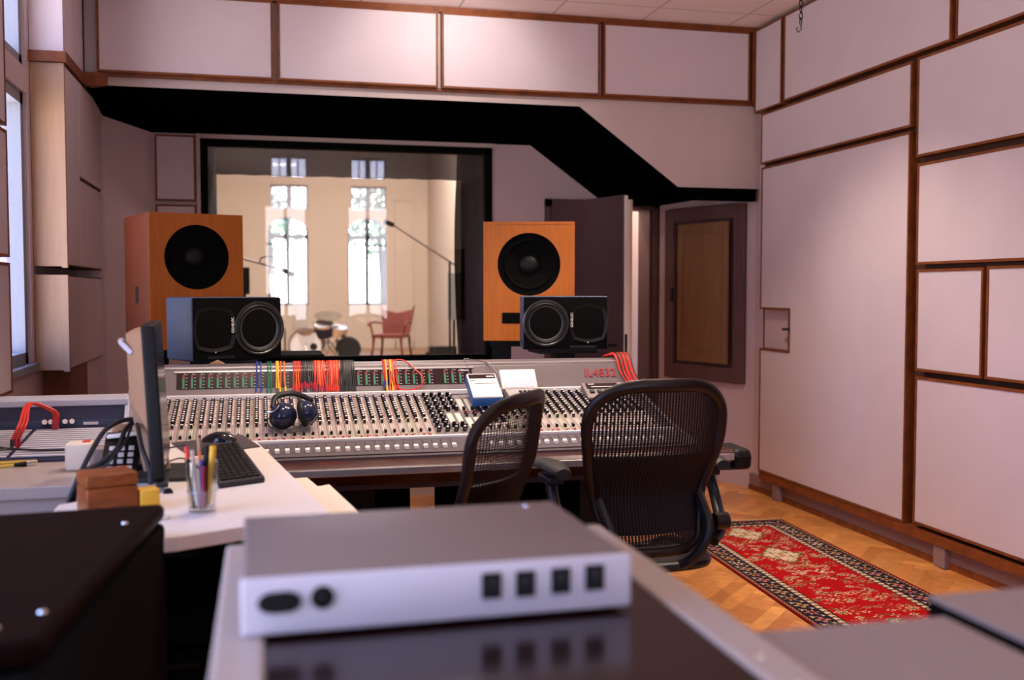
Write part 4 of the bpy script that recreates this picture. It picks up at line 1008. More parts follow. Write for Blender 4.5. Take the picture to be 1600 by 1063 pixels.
def main_speaker(label, c, w, h, d, yaw, cut, stand_label):
    fn = Vector((math.sin(yaw), -math.cos(yaw), 0)); fx = Vector((math.cos(yaw), math.sin(yaw), 0)); c = Vector(c); Z = Vector((0, 0, 1))
    T = thing('wooden_speaker', label, 'speaker', c-fn*d/2-Z*h/2)
    b = B(); e = .012
    b.obox(c-fn*(d/2), (w-.001, d-.02, h-.001), fx, -fn, Z, mi=0)
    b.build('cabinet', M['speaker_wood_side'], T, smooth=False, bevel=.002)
    # front board with a round opening
    n = 48; R0 = w*.345; oc = c+Z*(h*.205*0+ (cut))
    b = B(); F0 = c+fn*.0
    def face(off):
        ring = [oc+fx*(R0*math.cos(2*PI*i/n))+Z*(R0*math.sin(2*PI*i/n))+fn*off for i in range(n)]
        def proj_edge(i):
            a = 2*PI*i/n; cx_, cz_ = math.cos(a), math.sin(a); k = 1e9; zc = (oc-c).z
            if cx_ > 1e-6: k = min(k, (w/2)/cx_)
            if cx_ < -1e-6: k = min(k, (-w/2)/cx_)
            if cz_ > 1e-6: k = min(k, (h/2-zc)/cz_)
            if cz_ < -1e-6: k = min(k, (-h/2-zc)/cz_)
            return oc+fx*(k*cx_)+Z*(k*cz_)+fn*off
        outer = [proj_edge(i) for i in range(n)]
        return ring, outer
    ring, outer = face(.052); ring2, outer2 = face(-.009)
    for i in range(n):
        j = (i+1) % n
        b.poly([ring[i], ring[j], outer[j], outer[i]]); b.poly([ring[i], ring[j], ring2[j], ring2[i]]); b.poly([outer[i], outer[j], outer2[j], outer2[i]], 1)
    for sx in (-1, 1):
        for sz in (-1, 1):
            cn = c+fx*(sx*w/2)+Z*(sz*h/2)+fn*.052
            q = sorted(outer, key=lambda p: (p-cn).length)[:2]; b.poly([cn, q[0], q[1]]); b.poly([cn, q[0], q[0]-fn*.061, cn-fn*.061], 1); b.poly([cn, q[1], q[1]-fn*.061, cn-fn*.061], 1)
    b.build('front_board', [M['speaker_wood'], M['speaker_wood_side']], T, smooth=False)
    b = B(); lw = .014
    for sx in (-1, 1): b.obox(c+fx*(sx*(w/2-lw/2))+fn*.0525, (lw, .003, h), fx, -fn, Z)
    for sz in (-1, 1): b.obox(c+Z*(sz*(h/2-lw/2))+fn*.0525, (w-2*lw, .003, lw), fx, -fn, Z)
    b.build('lipping', M['speaker_wood'], T, smooth=False)
    B().lathe([(R0, .050), (R0-.004, .03), (R0*.84, .03), (R0*.45, -.004), (.001, -.006)], oc, fn, 48).build('driver_well', M['black_matte'], T)
    B().lathe([(R0*.84, .031), (R0*.77, .037), (R0*.70, .021)], oc, fn, 40).build('surround', M['black_matte'], T)
    B().lathe([(.055, -.004), (.045, .008), (.02, .014), (.001, .016)], oc, fn, 24).build('dust_cap', M['black'], T)
    S = thing('speaker_stand', stand_label, 'speaker stand', (c.x, c.y+d/2, 0)); m = c-fn*d/2; bz = c.z-h/2
    B().obox((m.x, m.y, bz-.02), (w*.9, d*.8, .036), fx, -fn, Z).build('top_plate', M['black'], S, smooth=False)
    for sx in (-1, 1): B().obox(m+fx*(sx*w*.33)+Vector((0, 0, (bz-.04)/2-m.z+.0)), (.09, .3, bz-.04), fx, -fn, Z).build('post', M['black'], S, smooth=False)
    return T, fx, fn, c
p = at(304, 440, 'Y', 5.6)
T, fx, fn, c = main_speaker('tall wooden loudspeaker with a black cone behind the blue-sided monitor', (p.x, 5.6, p.z), .485, .70, .47, math.radians(20), .125, 'black stand under the wooden speaker near the window wall')
B().obox(c-fx*(.243)-fn*.20-Vector((0, 0, .07)), (.006, .05, .09), fx, -fn, (0, 0, 1), bev=.002).build('side_handle', M['black'], T)
p = at(827, 440, 'Y', 5.6)
T, fx, fn, c = main_speaker('tall wooden loudspeaker with a slot port, between the black curtain and the open door', (p.x, 5.6, p.z), .51, .665, .42, math.radians(-17), .095, 'black stand under the wooden speaker by the open door')
B().obox(c+fn*.0535-fx*.02-Vector((0, 0, .205)), (.26, .003, .06), fx, -fn, (0, 0, 1)).build('port_slot', M['black_matte'], T, smooth=False)
# pale fold of paper on the bridge and black things behind it
pp = at(340, 571, 'Y', 4.66); o = B().prism([(pp.x-.035, 4.62, 1.081), (pp.x+.03, 4.62, 1.081), (pp.x+.0, 4.62, 1.096)], (0, .06, 0)).build('paper_tent', M['beige'], None, (pp.x, 4.65, 1.081), smooth=False); tag(o, 'small folded pale card on the meter bridge under the blue-sided monitor', 'card')
T = thing('desk_lamp_box', 'low dark shape of a black case behind the bridge, before the drums', 'case', (.25, 5.05, 0)); T.name = 'flight_case'
B().box(.02, .27, 4.98, 5.3, 0, 1.075).build('body', M['black'], T, smooth=False, bevel=.01)
B().box(.0, .29, 4.96, 5.32, 1.075, 1.095).build('lid', M['black_matte'], T, smooth=False, bevel=.006)

# ================================================================ white desk, monitor and the things on it
ZD = .88
desk_pix = [(262, 722), (300, 696), (400, 689), (431, 719), (462, 749), (516, 801), (378, 823), (276, 839)]
D = [at(px, py, 'Z', ZD) for px, py in desk_pix]; D[0] = Vector((-.36, 3.2, ZD)); D[1] = Vector((-.36, 3.60, ZD)); D[-1] = Vector((D[-1].x, D[-1].y, ZD))
D += [Vector((-.34, 2.23, ZD)), Vector((-.485, 2.44, ZD)), Vector((-.485, 2.66, ZD)), Vector((-.36, 2.76, ZD))]
T = thing('desk', 'white computer desk beside the console', 'desk', (-.1, 2.9, 0))
b = B(); b.prism([(p.x, p.y, ZD-.032) for p in D], (0, 0, .032)); b.build('desk_top', M['white'], T, smooth=False, bevel=.002)
def leg(px, y0_, nm='leg', m='desk_edge'):
    B().box(px-.02, px+.02, y0_-.02, y0_+.02, 0, ZD-.032).build(nm, M[m], T, smooth=False)
leg(-.02, 2.42); leg(-.33, 2.30); leg(-.33, 3.5); leg(-.04, 3.5)
B().box(-.34, -.02, 3.50, 3.52, .3, ZD-.04).build('back_panel', M['black'], T, smooth=False)
B().box(-.345, -.335, 2.30, 3.5, .1, ZD-.04).build('side_panel', M['black'], T, smooth=False)
B().box(-.05, -.035, 2.45, 3.45, .1, ZD-.075).build('side_panel', M['black'], T, smooth=False)
U = thing('added_dark_cabinet', 'added black drawer cabinet standing in for the shadow under the white desk', 'cabinet', (-.20, 2.9, 0))  # added block, fills the deep shade below the desk top with black
B().box(-.325, -.065, 2.46, 3.40, .03, ZD-.05).build('body', M['black_matte'], U, smooth=False, bevel=.003)
for q in range(3): dr = B().box(-.315, -.075, 2.445, 2.459, .06+.26*q, .30+.26*q).build('drawer', M['black_matte'], U, smooth=False, bevel=.003); B().box(-.24, -.15, 2.432, 2.444, .27+.26*q, .28+.26*q).build('handle', M['black'], dr, smooth=False)
for q in ((-.30, 2.5), (-.09, 2.5), (-.30, 3.36), (-.09, 3.36)): B().cyl((q[0], q[1], 0), (q[0], q[1], .03), .015).build('foot', M['rubber'], U)
# two pull-out boards at the desk's edge
def board(label, pix, z, th=.012):
    P = [at(px, py, 'Z', z) for px, py in pix]; P += [P[-1]-Vector((.13, -.02, 0)), P[0]-Vector((.13, .02, 0))]; c = sum(P, Vector())/len(P)
    o = B().prism([p-Vector((0, 0, th)) for p in P], (0, 0, th)).build('shelf_board', M['cream'], None, tuple(c-Vector((0, 0, th))), smooth=False, bevel=.002)
    return tag(o, label, 'board')
board('cream pull-out board along the edge of the white desk', [(455, 748), (480, 746), (498, 761), (540, 802), (512, 808)], ZD-.0325)
board('outer cream board sticking out furthest from the white desk', [(490, 761), (515, 757), (561, 800), (538, 806)], ZD-.045)
# mouse mat, keyboard, mouse
def on_desk(px, py, dz=0.): return at(px, py, 'Z', ZD+dz)
P = [on_desk(*q) for q in ((268, 694), (378, 681), (406, 699), (296, 714))]
c = sum(P, Vector())/4; o = B().prism(P, (0, 0, .004)).build('mouse_pad', M['charcoal_mat'] if 'charcoal_mat' in M else M['con_dark'], None, tuple(c), smooth=False); tag(o, 'grey mouse pad on the white desk at the console end', 'mouse pad')
c = on_desk(343, 690, .004); T = thing('computer_mouse', 'black computer mouse on the grey mouse pad', 'computer mouse', c, math.radians(75))
rows = []; R = XF[T]
for i in range(9):
    t = i/8; yy = -.055+.11*t; wv = .031*math.sin(PI*min(.97, max(.03, .08+.84*t)))**.5; hh = .034*math.sin(PI*min(1, .12+.80*t))**.7
    rows.append([R @ Vector((wv*math.cos(a), yy, hh*max(0, math.sin(a)))) for a in [PI*j/12 for j in range(13)]])
b = B(); b.grid(rows); b.poly(rows[0]); b.poly(rows[-1]); b.build('shell', M['black_gloss'], T)
B().cyl(R @ Vector((-.004, -.03, .027)), R @ Vector((.004, -.03, .027)), .009, n=14).build('scroll_wheel', M['grey_plastic'], T)
K = [on_desk(316, 704, .004), on_desk(373, 697, .004), on_desk(414, 752, .004), on_desk(342, 762, .004)]
c = sum(K, Vector())/4; T = thing('keyboard', 'black computer keyboard on the white desk beside the pen glass', 'keyboard', c-Vector((0, 0, .004)))
ku = (K[1]-K[0]).normalized(); kl = (K[3]-K[0])
kb = B(); kb.prism([p-Vector((0, 0, .003)) for p in K], (0, 0, .015)); kb.build('case', M['charcoal'], T, smooth=False, bevel=.003)
# keys: rows across the short side
nk = 0
for i in range(15):
    for j in range(6):
        t0, t1 = (i+.35)/15.6, (i+1.1)/15.6; s0_, s1_ = (j+.5)/7, (j+1.32)/7
        def kp(t, s): return (K[0]*(1-s)+K[1]*s)*(1-t)+(K[3]*(1-s)+K[2]*s)*t+Vector((0, 0, .0115))
        B().prism([kp(t0, s0_), kp(t0, s1_), kp(t1, s1_), kp(t1, s0_)], (0, 0, .005)).build('key', M['black'], T, smooth=False)
# pen glass
c = on_desk(316, 800)
T = thing('pen_glass', 'clear drinking glass full of pens on the white desk', 'glass', c)
B().lathe([(.001, .002), (.028, .002), (.031, .004), (.033, .05), (.0375, .122), (.0357, .122), (.0312, .05), (.0285, .012), (.001, .011)], c, (0, 0, 1), 32).build('tumbler', M['tumbler'], T)
B().lathe([(.0332, .046), (.0347, .049), (.0337, .052)], c, (0, 0, 1), 32).build('rib', M['tumbler'], T)
pens = [('pen', 'red-capped dark pen standing in the glass', (-.018, -.004), (-.034, .0, .155), 'black', 'c_red'), ('pencil', 'slim orange pencil in the middle of the glass', (.002, .004), (-.006, .004, .175), 'c_orange', 'beige'),
        ('marker', 'black marker standing in the pen glass', (.006, -.006), (.012, .004, .150), 'black', 'black'), ('marker', 'thick yellow marker standing in the pen glass', (.012, .002), (.027, -.004, .155), 'yellow', 'yellow'),
        ('pen', 'white pen leaning behind the red-capped pen', (-.008, .010), (-.022, .012, .145), 'white', 'white'), ('pen', 'blue pen standing low in the glass', (.0, -.010), (.0, -.012, .125), 'c_blue', 'c_blue'), ('pen', 'crimson pen standing low in the glass', (.004, -.014), (.006, -.016, .11), 'crimson', 'crimson')]
for nm, lab, (bx, by), (tx, ty, tz), m1, m2 in pens:
    p, q = c+Vector((bx, by, .012)), c+Vector((tx, ty, tz)); t = thing(nm, lab, 'pen', p); r_ = .0068 if nm == 'marker' else .0042
    d = (q-p); B().cyl(p+d*.06, p+d*.80, r_, n=10).cyl(p, p+d*.06, .001, r_, n=10).build('barrel', M[m1], t); B().cyl(p+d*.80, q, r_*1.12, n=10).build('cap', M[m2], t)
# stray bits on the desk
for (px, py), lab in (((366, 768), ''),):
    pass
o = B().cyl(on_desk(263, 770, .0), on_desk(263, 770, .003), .012, n=16).build('flat_magnet', M['black'], None, tuple(on_desk(263, 770))); tag(o, 'small flat black disc on the desk before the screen', 'disc')
T = thing('jack_adapter', 'little black adapter on the white desk beside the screen', 'adapter', on_desk(256, 733)); B().obox(on_desk(256, 733, .006), (.022, .012, .012), (1, -.6, 0), (.6, 1, 0), bev=.002).build('body', M['black'], T); B().cyl(on_desk(259, 735, .006), on_desk(266, 737, .006), .0025).build('pin', M['chrome'], T)
o = B().tube(bez([on_desk(246, 729, .003), on_desk(262, 722, .003), on_desk(282, 716, .003), on_desk(300, 722, .003), on_desk(318, 738, .003)], 30), .0022, 6).build('cable', M['c_grey'], None, tuple(on_desk(262, 722))); tag(o, 'thin grey cord curving over the white desk behind the pen glass', 'cable')
o = B().tube(bez([on_desk(252, 704, .003), on_desk(270, 699, .003), on_desk(290, 696, .006)], 20), .0022, 6).build('cable', M['c_black'], None, tuple(on_desk(252, 704))); tag(o, 'thin black cord running from the screen to the mouse pad', 'cable')

# the computer screen, seen from its edge
nb = on_desk(253, 768, .0); nb.z = ZD+.03
nt_ = at(236, 508, 'Y', nb.y+.06); sdir = Vector((-.055, .998, 0)).normalized()
us = (nt_-nb).normalized(); Lh = (nt_-nb).length; LW = .50; ns = sdir.cross(us); ns = ns if ns.x > 0 else -ns
T = thing('computer_monitor', 'computer screen seen edge-on with a beige back, on the white desk', 'monitor', nb-Vector((0, 0, .03)))
B().obox(nb+us*Lh/2+sdir*LW/2-ns*.010, (LW, .034, Lh), sdir, ns, us, bev=.005).build('bezel', M['black'], T)
B().obox(nb+us*Lh/2+sdir*LW/2+ns*.0075, (LW-.03, .002, Lh-.03), sdir, ns, us).build('screen', M['black_gloss'], T, smooth=False)
b = B(); A4 = [(.01, .13), (LW-.01, .13), (LW-.01, Lh-.012), (.01, Lh-.012)]; A5 = [(.10, .20), (LW-.08, .20), (LW-.08, Lh-.02), (.10, Lh-.02)]
W1 = [nb+sdir*u_+us*v_-ns*.027 for u_, v_ in A4]; W2 = [nb+sdir*u_+us*v_-ns*.072 for u_, v_ in A5]
for i in range(4): j = (i+1) % 4; b.poly([W1[i], W1[j], W2[j], W2[i]])
b.poly(W2); b.build('back_shell', M['beige'], T, smooth=False, bevel=.006)
B().tube(bez([nb+sdir*.06+us*.33-ns*.055, nb+sdir*.10+us*.36-ns*.085, nb+sdir*.2+us*.36-ns*.085, nb+sdir*.24+us*.33-ns*.06], 20), .007, 8).build('carry_handle', M['lilac'], T)
fc_ = nb+sdir*(LW*.5)
B().bar(fc_+us*.22-ns*.05, Vector((fc_.x-.02, fc_.y, ZD+.012)), .07, .025, up=Vector((0, 1, 0))).build('neck', M['beige'], T, smooth=False)
B().obox((fc_.x-.0, fc_.y, ZD+.007), (.15, .24, .014), bev=.004).build('foot', M['charcoal'], T)
B().obox(nb+sdir*.03+us*-.012, (.09, .03, .012), sdir, ns, us, bev=.003).build('lower_lip', M['charcoal'], T)

# ================================================================ side table with the patch frame
ZS = .86
T = thing('side_table', 'grey-white side table under the sloping patch panel', 'table', (-.72, 3.4, 0))
B().box(-1.14, -.47, 3.03, 4.35, ZS-.035, ZS).build('table_top', M['rack_trim'], T, smooth=False, bevel=.003)
B().box(-1.13, -.48, 3.05, 3.07, .55, ZS-.035).build('front_panel', M['rack_trim'], T, smooth=False)
for x in (-1.12, -.495):
    for y in (3.10, 4.30): B().box(x-.02, x+.02, y-.02, y+.02, 0, ZS-.035).build('leg', M['desk_edge'], T, smooth=False)
T = thing('patchbay', 'sloping jack panel with pale strips and a pale blue frame', 'patch panel', (-.75, 3.9, ZS))
ax0, ax1 = -1.13, -.475
py0, py1, pz0, pz1 = 3.48, 3.90, ZS+.012, ZS+.05
PU = Vector((0, py1-py0, pz1-pz0)).normalized(); PN = Vector((0, -PU.z, PU.y)); PLn = math.hypot(py1-py0, pz1-pz0)
def pf(x, t, h=0.): return Vector((x, py0, pz0))+PU*t+PN*h
b = B(); b.prism([(ax0, 3.46, ZS), (ax0, 3.46, ZS+.008), (ax0, py1, pz1-.004), (ax0, py1+.03, ZS+.125), (ax0, 4.10, ZS+.125), (ax0, 4.10, ZS)], (ax1-ax0, 0, 0)); b.build('housing', M['navy'], T, smooth=False)
B().box(ax0, ax1, 3.925, 4.11, ZS+.126, ZS+.150).build('top_trim', M['lilac'], T, smooth=False, bevel=.004)
for x in (ax0, ax1-.012): b = B(); b.prism([(x, 3.45, ZS), (x, 3.45, ZS+.022), (x, 3.90, ZS+.085), (x, 3.95, ZS+.158), (x, 4.12, ZS+.158), (x, 4.12, ZS)], (.016, 0, 0)); b.build('side_trim', M['lilac' if x > -1 else 'con_dark'], T, smooth=False, bevel=.003)
M['jack'] = mat('jack_strip_plastic', (.66, .63, .68), .4)
for k in range(13):
    t = .012+.031*k
    for (xa, xb) in ((ax0+.022, -.79), (-.775, ax1-.03)):
        b = B(); b.obox(pf((xa+xb)/2, t+.010, .002), (xb-xa, .0165, .004), (1, 0, 0), PU, PN)
        b.build('jack_strip', [M['jack'], M['black']], T, smooth=False)
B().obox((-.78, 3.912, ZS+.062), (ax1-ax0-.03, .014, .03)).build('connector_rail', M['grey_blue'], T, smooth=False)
for px in (68, 78, 100, 111):
    p = at(px, 659, 'Y', 3.88); B().cyl((p.x, 3.905, ZS+.068), (p.x+.004, 3.875, ZS+.078), .009, n=12).build('silver_jack', M['chrome'], T)
B().obox((at(141, 661, 'Y', 3.89).x, 3.903, ZS+.066), (.05, .002, .010)).build('paper_label', M['white_print'], T, smooth=False)
for k, (px0, px1) in enumerate(((83, 27), (86, 31), (89, 35))):
    a_, c_ = at(px0, 655, 'Y', 3.87), at(px1, 672, 'Y', 3.70)
    a_ = Vector((a_.x, 3.87, ZS+.075)); c_ = Vector((c_.x, 3.62+.015*k, ZS+.032))
    t = thing('patch_cable', 'red patch cord bridging the sloping jack panel', 'cable', a_, 0, 'red cords on the patch panel'); t['label'] = 'red patch cord arching over the sloping jack panel by the window wall'
    B().tube(bez([a_, a_+Vector((0, -.01, .04)), a_+Vector((-.07, -.05, .075)), c_+Vector((.02, .02, .07)), c_+Vector((0, 0, .02))], 40), .0045, 8).build('lead', M['c_red'], t)
    B().cyl(a_-Vector((0, 0, .022)), a_+Vector((0, 0, .006)), .0055).build('plug', M['crimson'], t); B().cyl(c_-Vector((0, 0, .016)), c_+Vector((0, 0, .022)), .0055).build('plug', M['crimson' if k else 'c_black'], t)
def cable(label, pts, r, m, name='cable', n=40):
    c = Vector(pts[0]); return tag(B().tube(bez(pts, n), r, 8).build(name, M[m], None, tuple(c)), label, 'cable')
cable('black cord with a loop lying across the pale jack strips', [pf(-1.04, .28, .012), pf(-.93, .22, .012), pf(-.86, .13, .012), pf(-.78, .08, .012), pf(-.68, .05, .012), pf(-.60, .05, .012)], .004, 'c_black', 'cable')
o = B().tube(bez([pf(-.93, .22, .013), pf(-.95, .12, .013), pf(-.92, .055, .013), pf(-.85, .05, .013), pf(-.80, .08, .013)], 30), .0028, 6).build('cable', M['c_black'], None, tuple(pf(-.93, .2, .013))); tag(o, 'thin black cord curled into a loop on the jack strips', 'cable')
# yellow cable with an XLR plug on the table
T = thing('microphone_cable', 'yellow microphone cable with a silver plug on the side table', 'cable', tuple(at(20, 728, 'Z', ZS)))
zq = ZS+.008; e0, e1, e2 = at(22, 727, 'Z', zq), at(40, 725, 'Z', zq), at(55, 723, 'Z', zq)
e0, e1, e2 = [Vector((q.x, q.y, zq)) for q in (e0, e1, e2)]
B().tube(bez([e0, e0+Vector((-.06, .0, -.003)), e0+Vector((-.22, .02, -.003)), e0+Vector((-.35, .06, -.003))], 30), .0045, 8).tube(bez([Vector((e2.x-.002, e2.y+.035, zq-.002)), Vector((e1.x, e1.y+.06, zq-.002)), Vector((e0.x-.08, e0.y+.06, zq-.002)), Vector((e0.x-.3, e0.y+.03, zq-.002))], 30), .0045, 8).build('lead', M['c_yellow'], T)
B().cyl(e0, e1, .0055, .0085).build('boot', M['black'], T); B().cyl(e1, e2, .0095, n=14).build('plug', M['chrome'], T)
# adapters and boxes between the table and the screen
xa = at(138, 705, 'Y', 3.35)
c = Vector((at(137, 722, 'Z', ZS).x, 3.30, ZS+.042)); T = thing('power_adapter', 'white power adapter block standing before the jack panel', 'adapter', c-Vector((0, 0, .042)))
B().obox(c, (.075, .07, .082), bev=.008).build('case', M['cream'], T); B().obox(c+Vector((.02, 0, .043)), (.02, .03, .004)).build('red_mark', M['c_red'], T, smooth=False)
c = Vector((at(165, 722, 'Z', ZS).x, 3.28, ZS+.036)); T = thing('power_adapter', 'grey power adapter next to the white adapter block', 'adapter', c-Vector((0, 0, .036))); B().obox(c, (.05, .07, .07), (1, .3, 0), (-.3, 1, 0), bev=.008).build('case', M['grey_metal'], T)
c = Vector((at(183, 700, 'Y', 3.15).x, 3.15, ZS)); T = thing('power_strip', 'beige power strip leaning among black cables behind the screen', 'power strip', c)
s0_, s1_ = at(172, 738, 'Y', 3.06), at(193, 668, 'Y', 3.26); s0_.z = max(s0_.z, ZS+.02)
B().bar(s0_, s1_, .052, .03, up=Vector((0, -1, .3))).build('case', M['beige'], T, smooth=False, bevel=.004)
sd = (s1_-s0_).normalized()
for q in (.12, .3, .5, .72): B().obox(s0_+(s1_-s0_)*q+Vector((.012, -.02, .012)), (.03, .012, .03), bev=.003).build('plug_top', M['charcoal'], T)
c = at(204, 735, 'Z', ZS); T = thing('desk_phone', 'black desk telephone with white keys behind the screen', 'telephone', (c.x, 3.05, ZS))
ph = Vector((c.x, 3.02, ZS)); pu = Vector((0, .8, .6)).normalized(); pn = Vector((0, -.6, .8))
b = B(); b.prism([ph+Vector((-.055, -.02, 0)), ph+Vector((-.055, -.02, .02)), ph+Vector((-.055, .14, .125)), ph+Vector((-.055, .16, .125)), ph+Vector((-.055, .16, 0))], (.10, 0, 0)); b.build('case', M['black'], T, smooth=False, bevel=.004)
for i in range(4):
    for j in range(3): B().obox(ph+Vector((-.03+.026*j, -.02, .02))+Vector((0, .16, .105)).normalized()*(.035+.028*i)+Vector((0, -.002, .004)), (.016, .016, .006), (1, 0, 0), Vector((0, .16, .105)), bev=.002).build('key', M['white_cap'], T)
B().obox(ph+Vector((-.005, .12, .122)), (.09, .02, .012), (1, 0, .1), bev=.004).build('handset_rest', M['white_cap'], T)
# black cables falling from the screen to the floor in front of the table
Y1 = 3.0
def cp(px, py, y): return at(px, py, 'Y', y)
cable('thick black cable arching from screen, falling before the side table, outer one', [cp(212, 655, 3.1), cp(190, 658, 3.08), cp(165, 672, 3.04), cp(146, 700, 3.0), cp(128, 735, 2.96), cp(115, 765, 2.94), cp(104, 800, 2.93), cp(98, 900, 2.93)], .007, 'c_black', 'cable', 60)
cable('thick black cable arching from screen, falling before the side table, inner one', [cp(212, 658, 3.12), cp(196, 672, 3.08), cp(184, 700, 3.02), cp(160, 722, 2.98), cp(130, 738, 2.96), cp(118, 760, 2.95), cp(114, 800, 2.95), cp(112, 900, 2.95)], .007, 'c_black', 'cable', 60)
cable('thin black cable crossing the power strip', [cp(206, 664, 3.1), cp(196, 690, 3.03), cp(176, 715, 2.99), cp(164, 728, 2.98), cp(150, 735, 2.98)], .004, 'c_black', 'cable', 40)
cable('black cable hanging down behind the screen to the telephone', [cp(210, 650, 3.12), cp(216, 670, 3.0), cp(222, 700, 2.93), cp(232, 730, 2.9), cp(236, 765, 2.88)], .006, 'c_black', 'cable', 40)
# ================================================================ foreground
# wooden block and yellow box on the near left corner of the desk
cb_ = at(163, 786, 'Y', 2.50); bx_ = cb_.x
T = thing('wooden_block', 'varnished wooden block on the desk behind the black case', 'wooden block', (bx_, 2.52, ZD))
bu = Vector((.93, .36, 0)).normalized(); bv = Vector((-.36, .93, 0)).normalized()
B().obox((bx_, 2.55, ZD+.033), (.115, .105, .066), bu, bv, bev=.005).build('body', M['wood_block'], T)
B().obox((bx_, 2.55, ZD+.082), (.116, .106, .030), bu, bv, bev=.005).build('lid', M['wood_block'], T)
yx = at(227, 776, 'Y', 2.5)
o = B().obox((yx.x, 2.55, ZD+.026), (.045, .05, .052), bu, bv, bev=.003).build('yellow_box', M['yellow'], None, (yx.x, 2.55, ZD)); tag(o, 'small yellow box next to the wooden block', 'box')
o = B().obox((yx.x+.022, 2.44, ZD+.006), (.06, .06, .011), bu, bv, bev=.002).build('paper_pad', M['white'], None, (yx.x+.022, 2.44, ZD)); tag(o, 'small white pad of paper in front of the yellow box', 'paper')
yx = at(139, 788, 'Y', 2.42)
# black case with a dark glossy lid
ZT = .95
P = [at(-260, 780, 'Z', ZT), at(258, 786, 'Z', ZT), at(60, 1000, 'Z', ZT), at(-330, 985, 'Z', ZT)]
P[0] = Vector((-1.12, 2.17, ZT)); P[3] = Vector((-.98, 1.22, ZT))
c = sum(P, Vector())/4; T = thing('flight_case', 'big black case with a dark red-brown glossy lid, blurred in the near corner', 'case', (c.x, c.y, 0))
b = B(); b.prism([p-Vector((0, 0, ZT-.02)) for p in P], (0, 0, ZT-.06)); b.build('body', M['black_matte'], T, smooth=False, bevel=.012)
lidm = mat('case_lid', (.006, .0012, .001), .5, var=.25, scale=5, spec=.03)
b = B(); b.prism([p-Vector((0, 0, .035)) for p in P], (0, 0, .035)); b.build('lid', lidm, T, smooth=False, bevel=.012)
for q in (at(218, 812, 'Z', ZT+.002), at(90, 958, 'Z', ZT+.002), at(12, 985, 'Z', ZT+.002)):
    c_ = q+(Vector((c.x, c.y, q.z))-q)*.06
    B().lathe([(.001, .004), (.005, .003), (.007, 0)], (c_.x, c_.y, ZT), (0, 0, 1), 14).build('screw', M['chrome'], T)

# rack desk under the silver unit
ZR = 1.0
T = thing('rack_desk', 'rack cabinet with a dark glossy top and pale edge boards, closest to the camera', 'rack cabinet', (.24, 1.2, 0))
B().box(.0, .495, .55, 1.62, ZR-.03, ZR).build('top', M['rack_dark'], T, smooth=False)
B().box(-.058, -.001, .55, 1.64, .0, ZR+.004).build('side_board', M['rack_trim'], T, smooth=False, bevel=.006)
B().box(.496, .555, .55, 1.64, .0, ZR+.004).build('side_board', M['rack_trim'], T, smooth=False, bevel=.006)
B().box(.0, .495, .58, 1.62, .08, ZR-.031).build('carcass', M['black'], T, smooth=False)
for y in (1.0, .92): B().lathe([(.001, .003), (.005, .002), (.007, 0)], (.522, y, ZR+.004), (0, 0, 1), 14).build('screw', M['chrome'], T)
# silver unit
F0, F1 = at(377, 997, 'Z', ZR+.006), at(986, 947, 'Z', ZR+.006)
fu = (F1-F0).normalized(); fv = Vector((-fu.y, fu.x, 0)); W_ = (F1-F0).length; Dp = .335; Hh = .066
T = thing('rack_unit', 'silver rack unit with four square sockets on its near face', 'audio unit', (F0+F1)/2+fv*Dp/2-Vector((0, 0, .006)), 0)
base = (F0+F1)/2
mid = base+fv*(Dp/2+.006)+Vector((0, 0, Hh/2))
B().obox(mid+Vector((0, 0, .001)), (W_-.006, Dp-.012, Hh-.002), fu, fv, bev=.004).build('cover', M['unit_cover'], T)
B().obox(base+fv*.004+Vector((0, 0, Hh/2)), (W_, .008, Hh), fu, fv, bev=.003).build('face_plate', M['front_metal'], T)
FN = -fv
def fpx(px, py):
    d = FW+RT*((px-CX)/FPX)-UP*((py-CY)/FPX); k = ((F0-EYE).dot(FN))/d.dot(FN); return EYE+d*k
for px, py in ((768, 915), (821, 912), (876, 907), (929, 902)):
    q = fpx(px, py); pa = B().obox(q+FN*.0015, (.0245, .004, .0315), fu, fv).build('socket', M['black'], T, smooth=False, bevel=.001)
    B().obox(q+FN*.004+Vector((0, 0, .004)), (.012, .003, .010), fu, fv).build('socket_clip', M['charcoal'], pa, smooth=False)
q = fpx(437, 941); b = B(); ring = []
for i in range(20):
    a = 2*PI*i/20; ring.append(q+fu*(.019*math.cos(a)+.006*(1 if math.cos(a) > 0 else -1))+Vector((0, 0, .0125*math.sin(a)))+FN*.001)
b.prism(ring, FN*.003); b.build('multipin_socket', M['black'], T, smooth=False)
q = fpx(504, 933); B().lathe([(.0135, 0), (.0135, .003), (.009, .005), (.007, .001), (.001, .001)], q, FN, 24).build('round_socket', M['black'], T)
for sx in (-1, 1):
    for y in (.04, Dp-.04): p = base+fu*(sx*(W_/2-.04))+fv*y; B().cyl((p.x, p.y, ZR), (p.x, p.y, ZR+.008), .012).build('rubber_foot', M['rubber'], T)
q = at(823, 790, 'Z', ZR+.006+Hh+.001); B().lathe([(.001, .0025), (.005, .002), (.006, 0)], (q.x, q.y, ZR+.006+Hh), (0, 0, 1), 14).build('screw', M['chrome'], T)

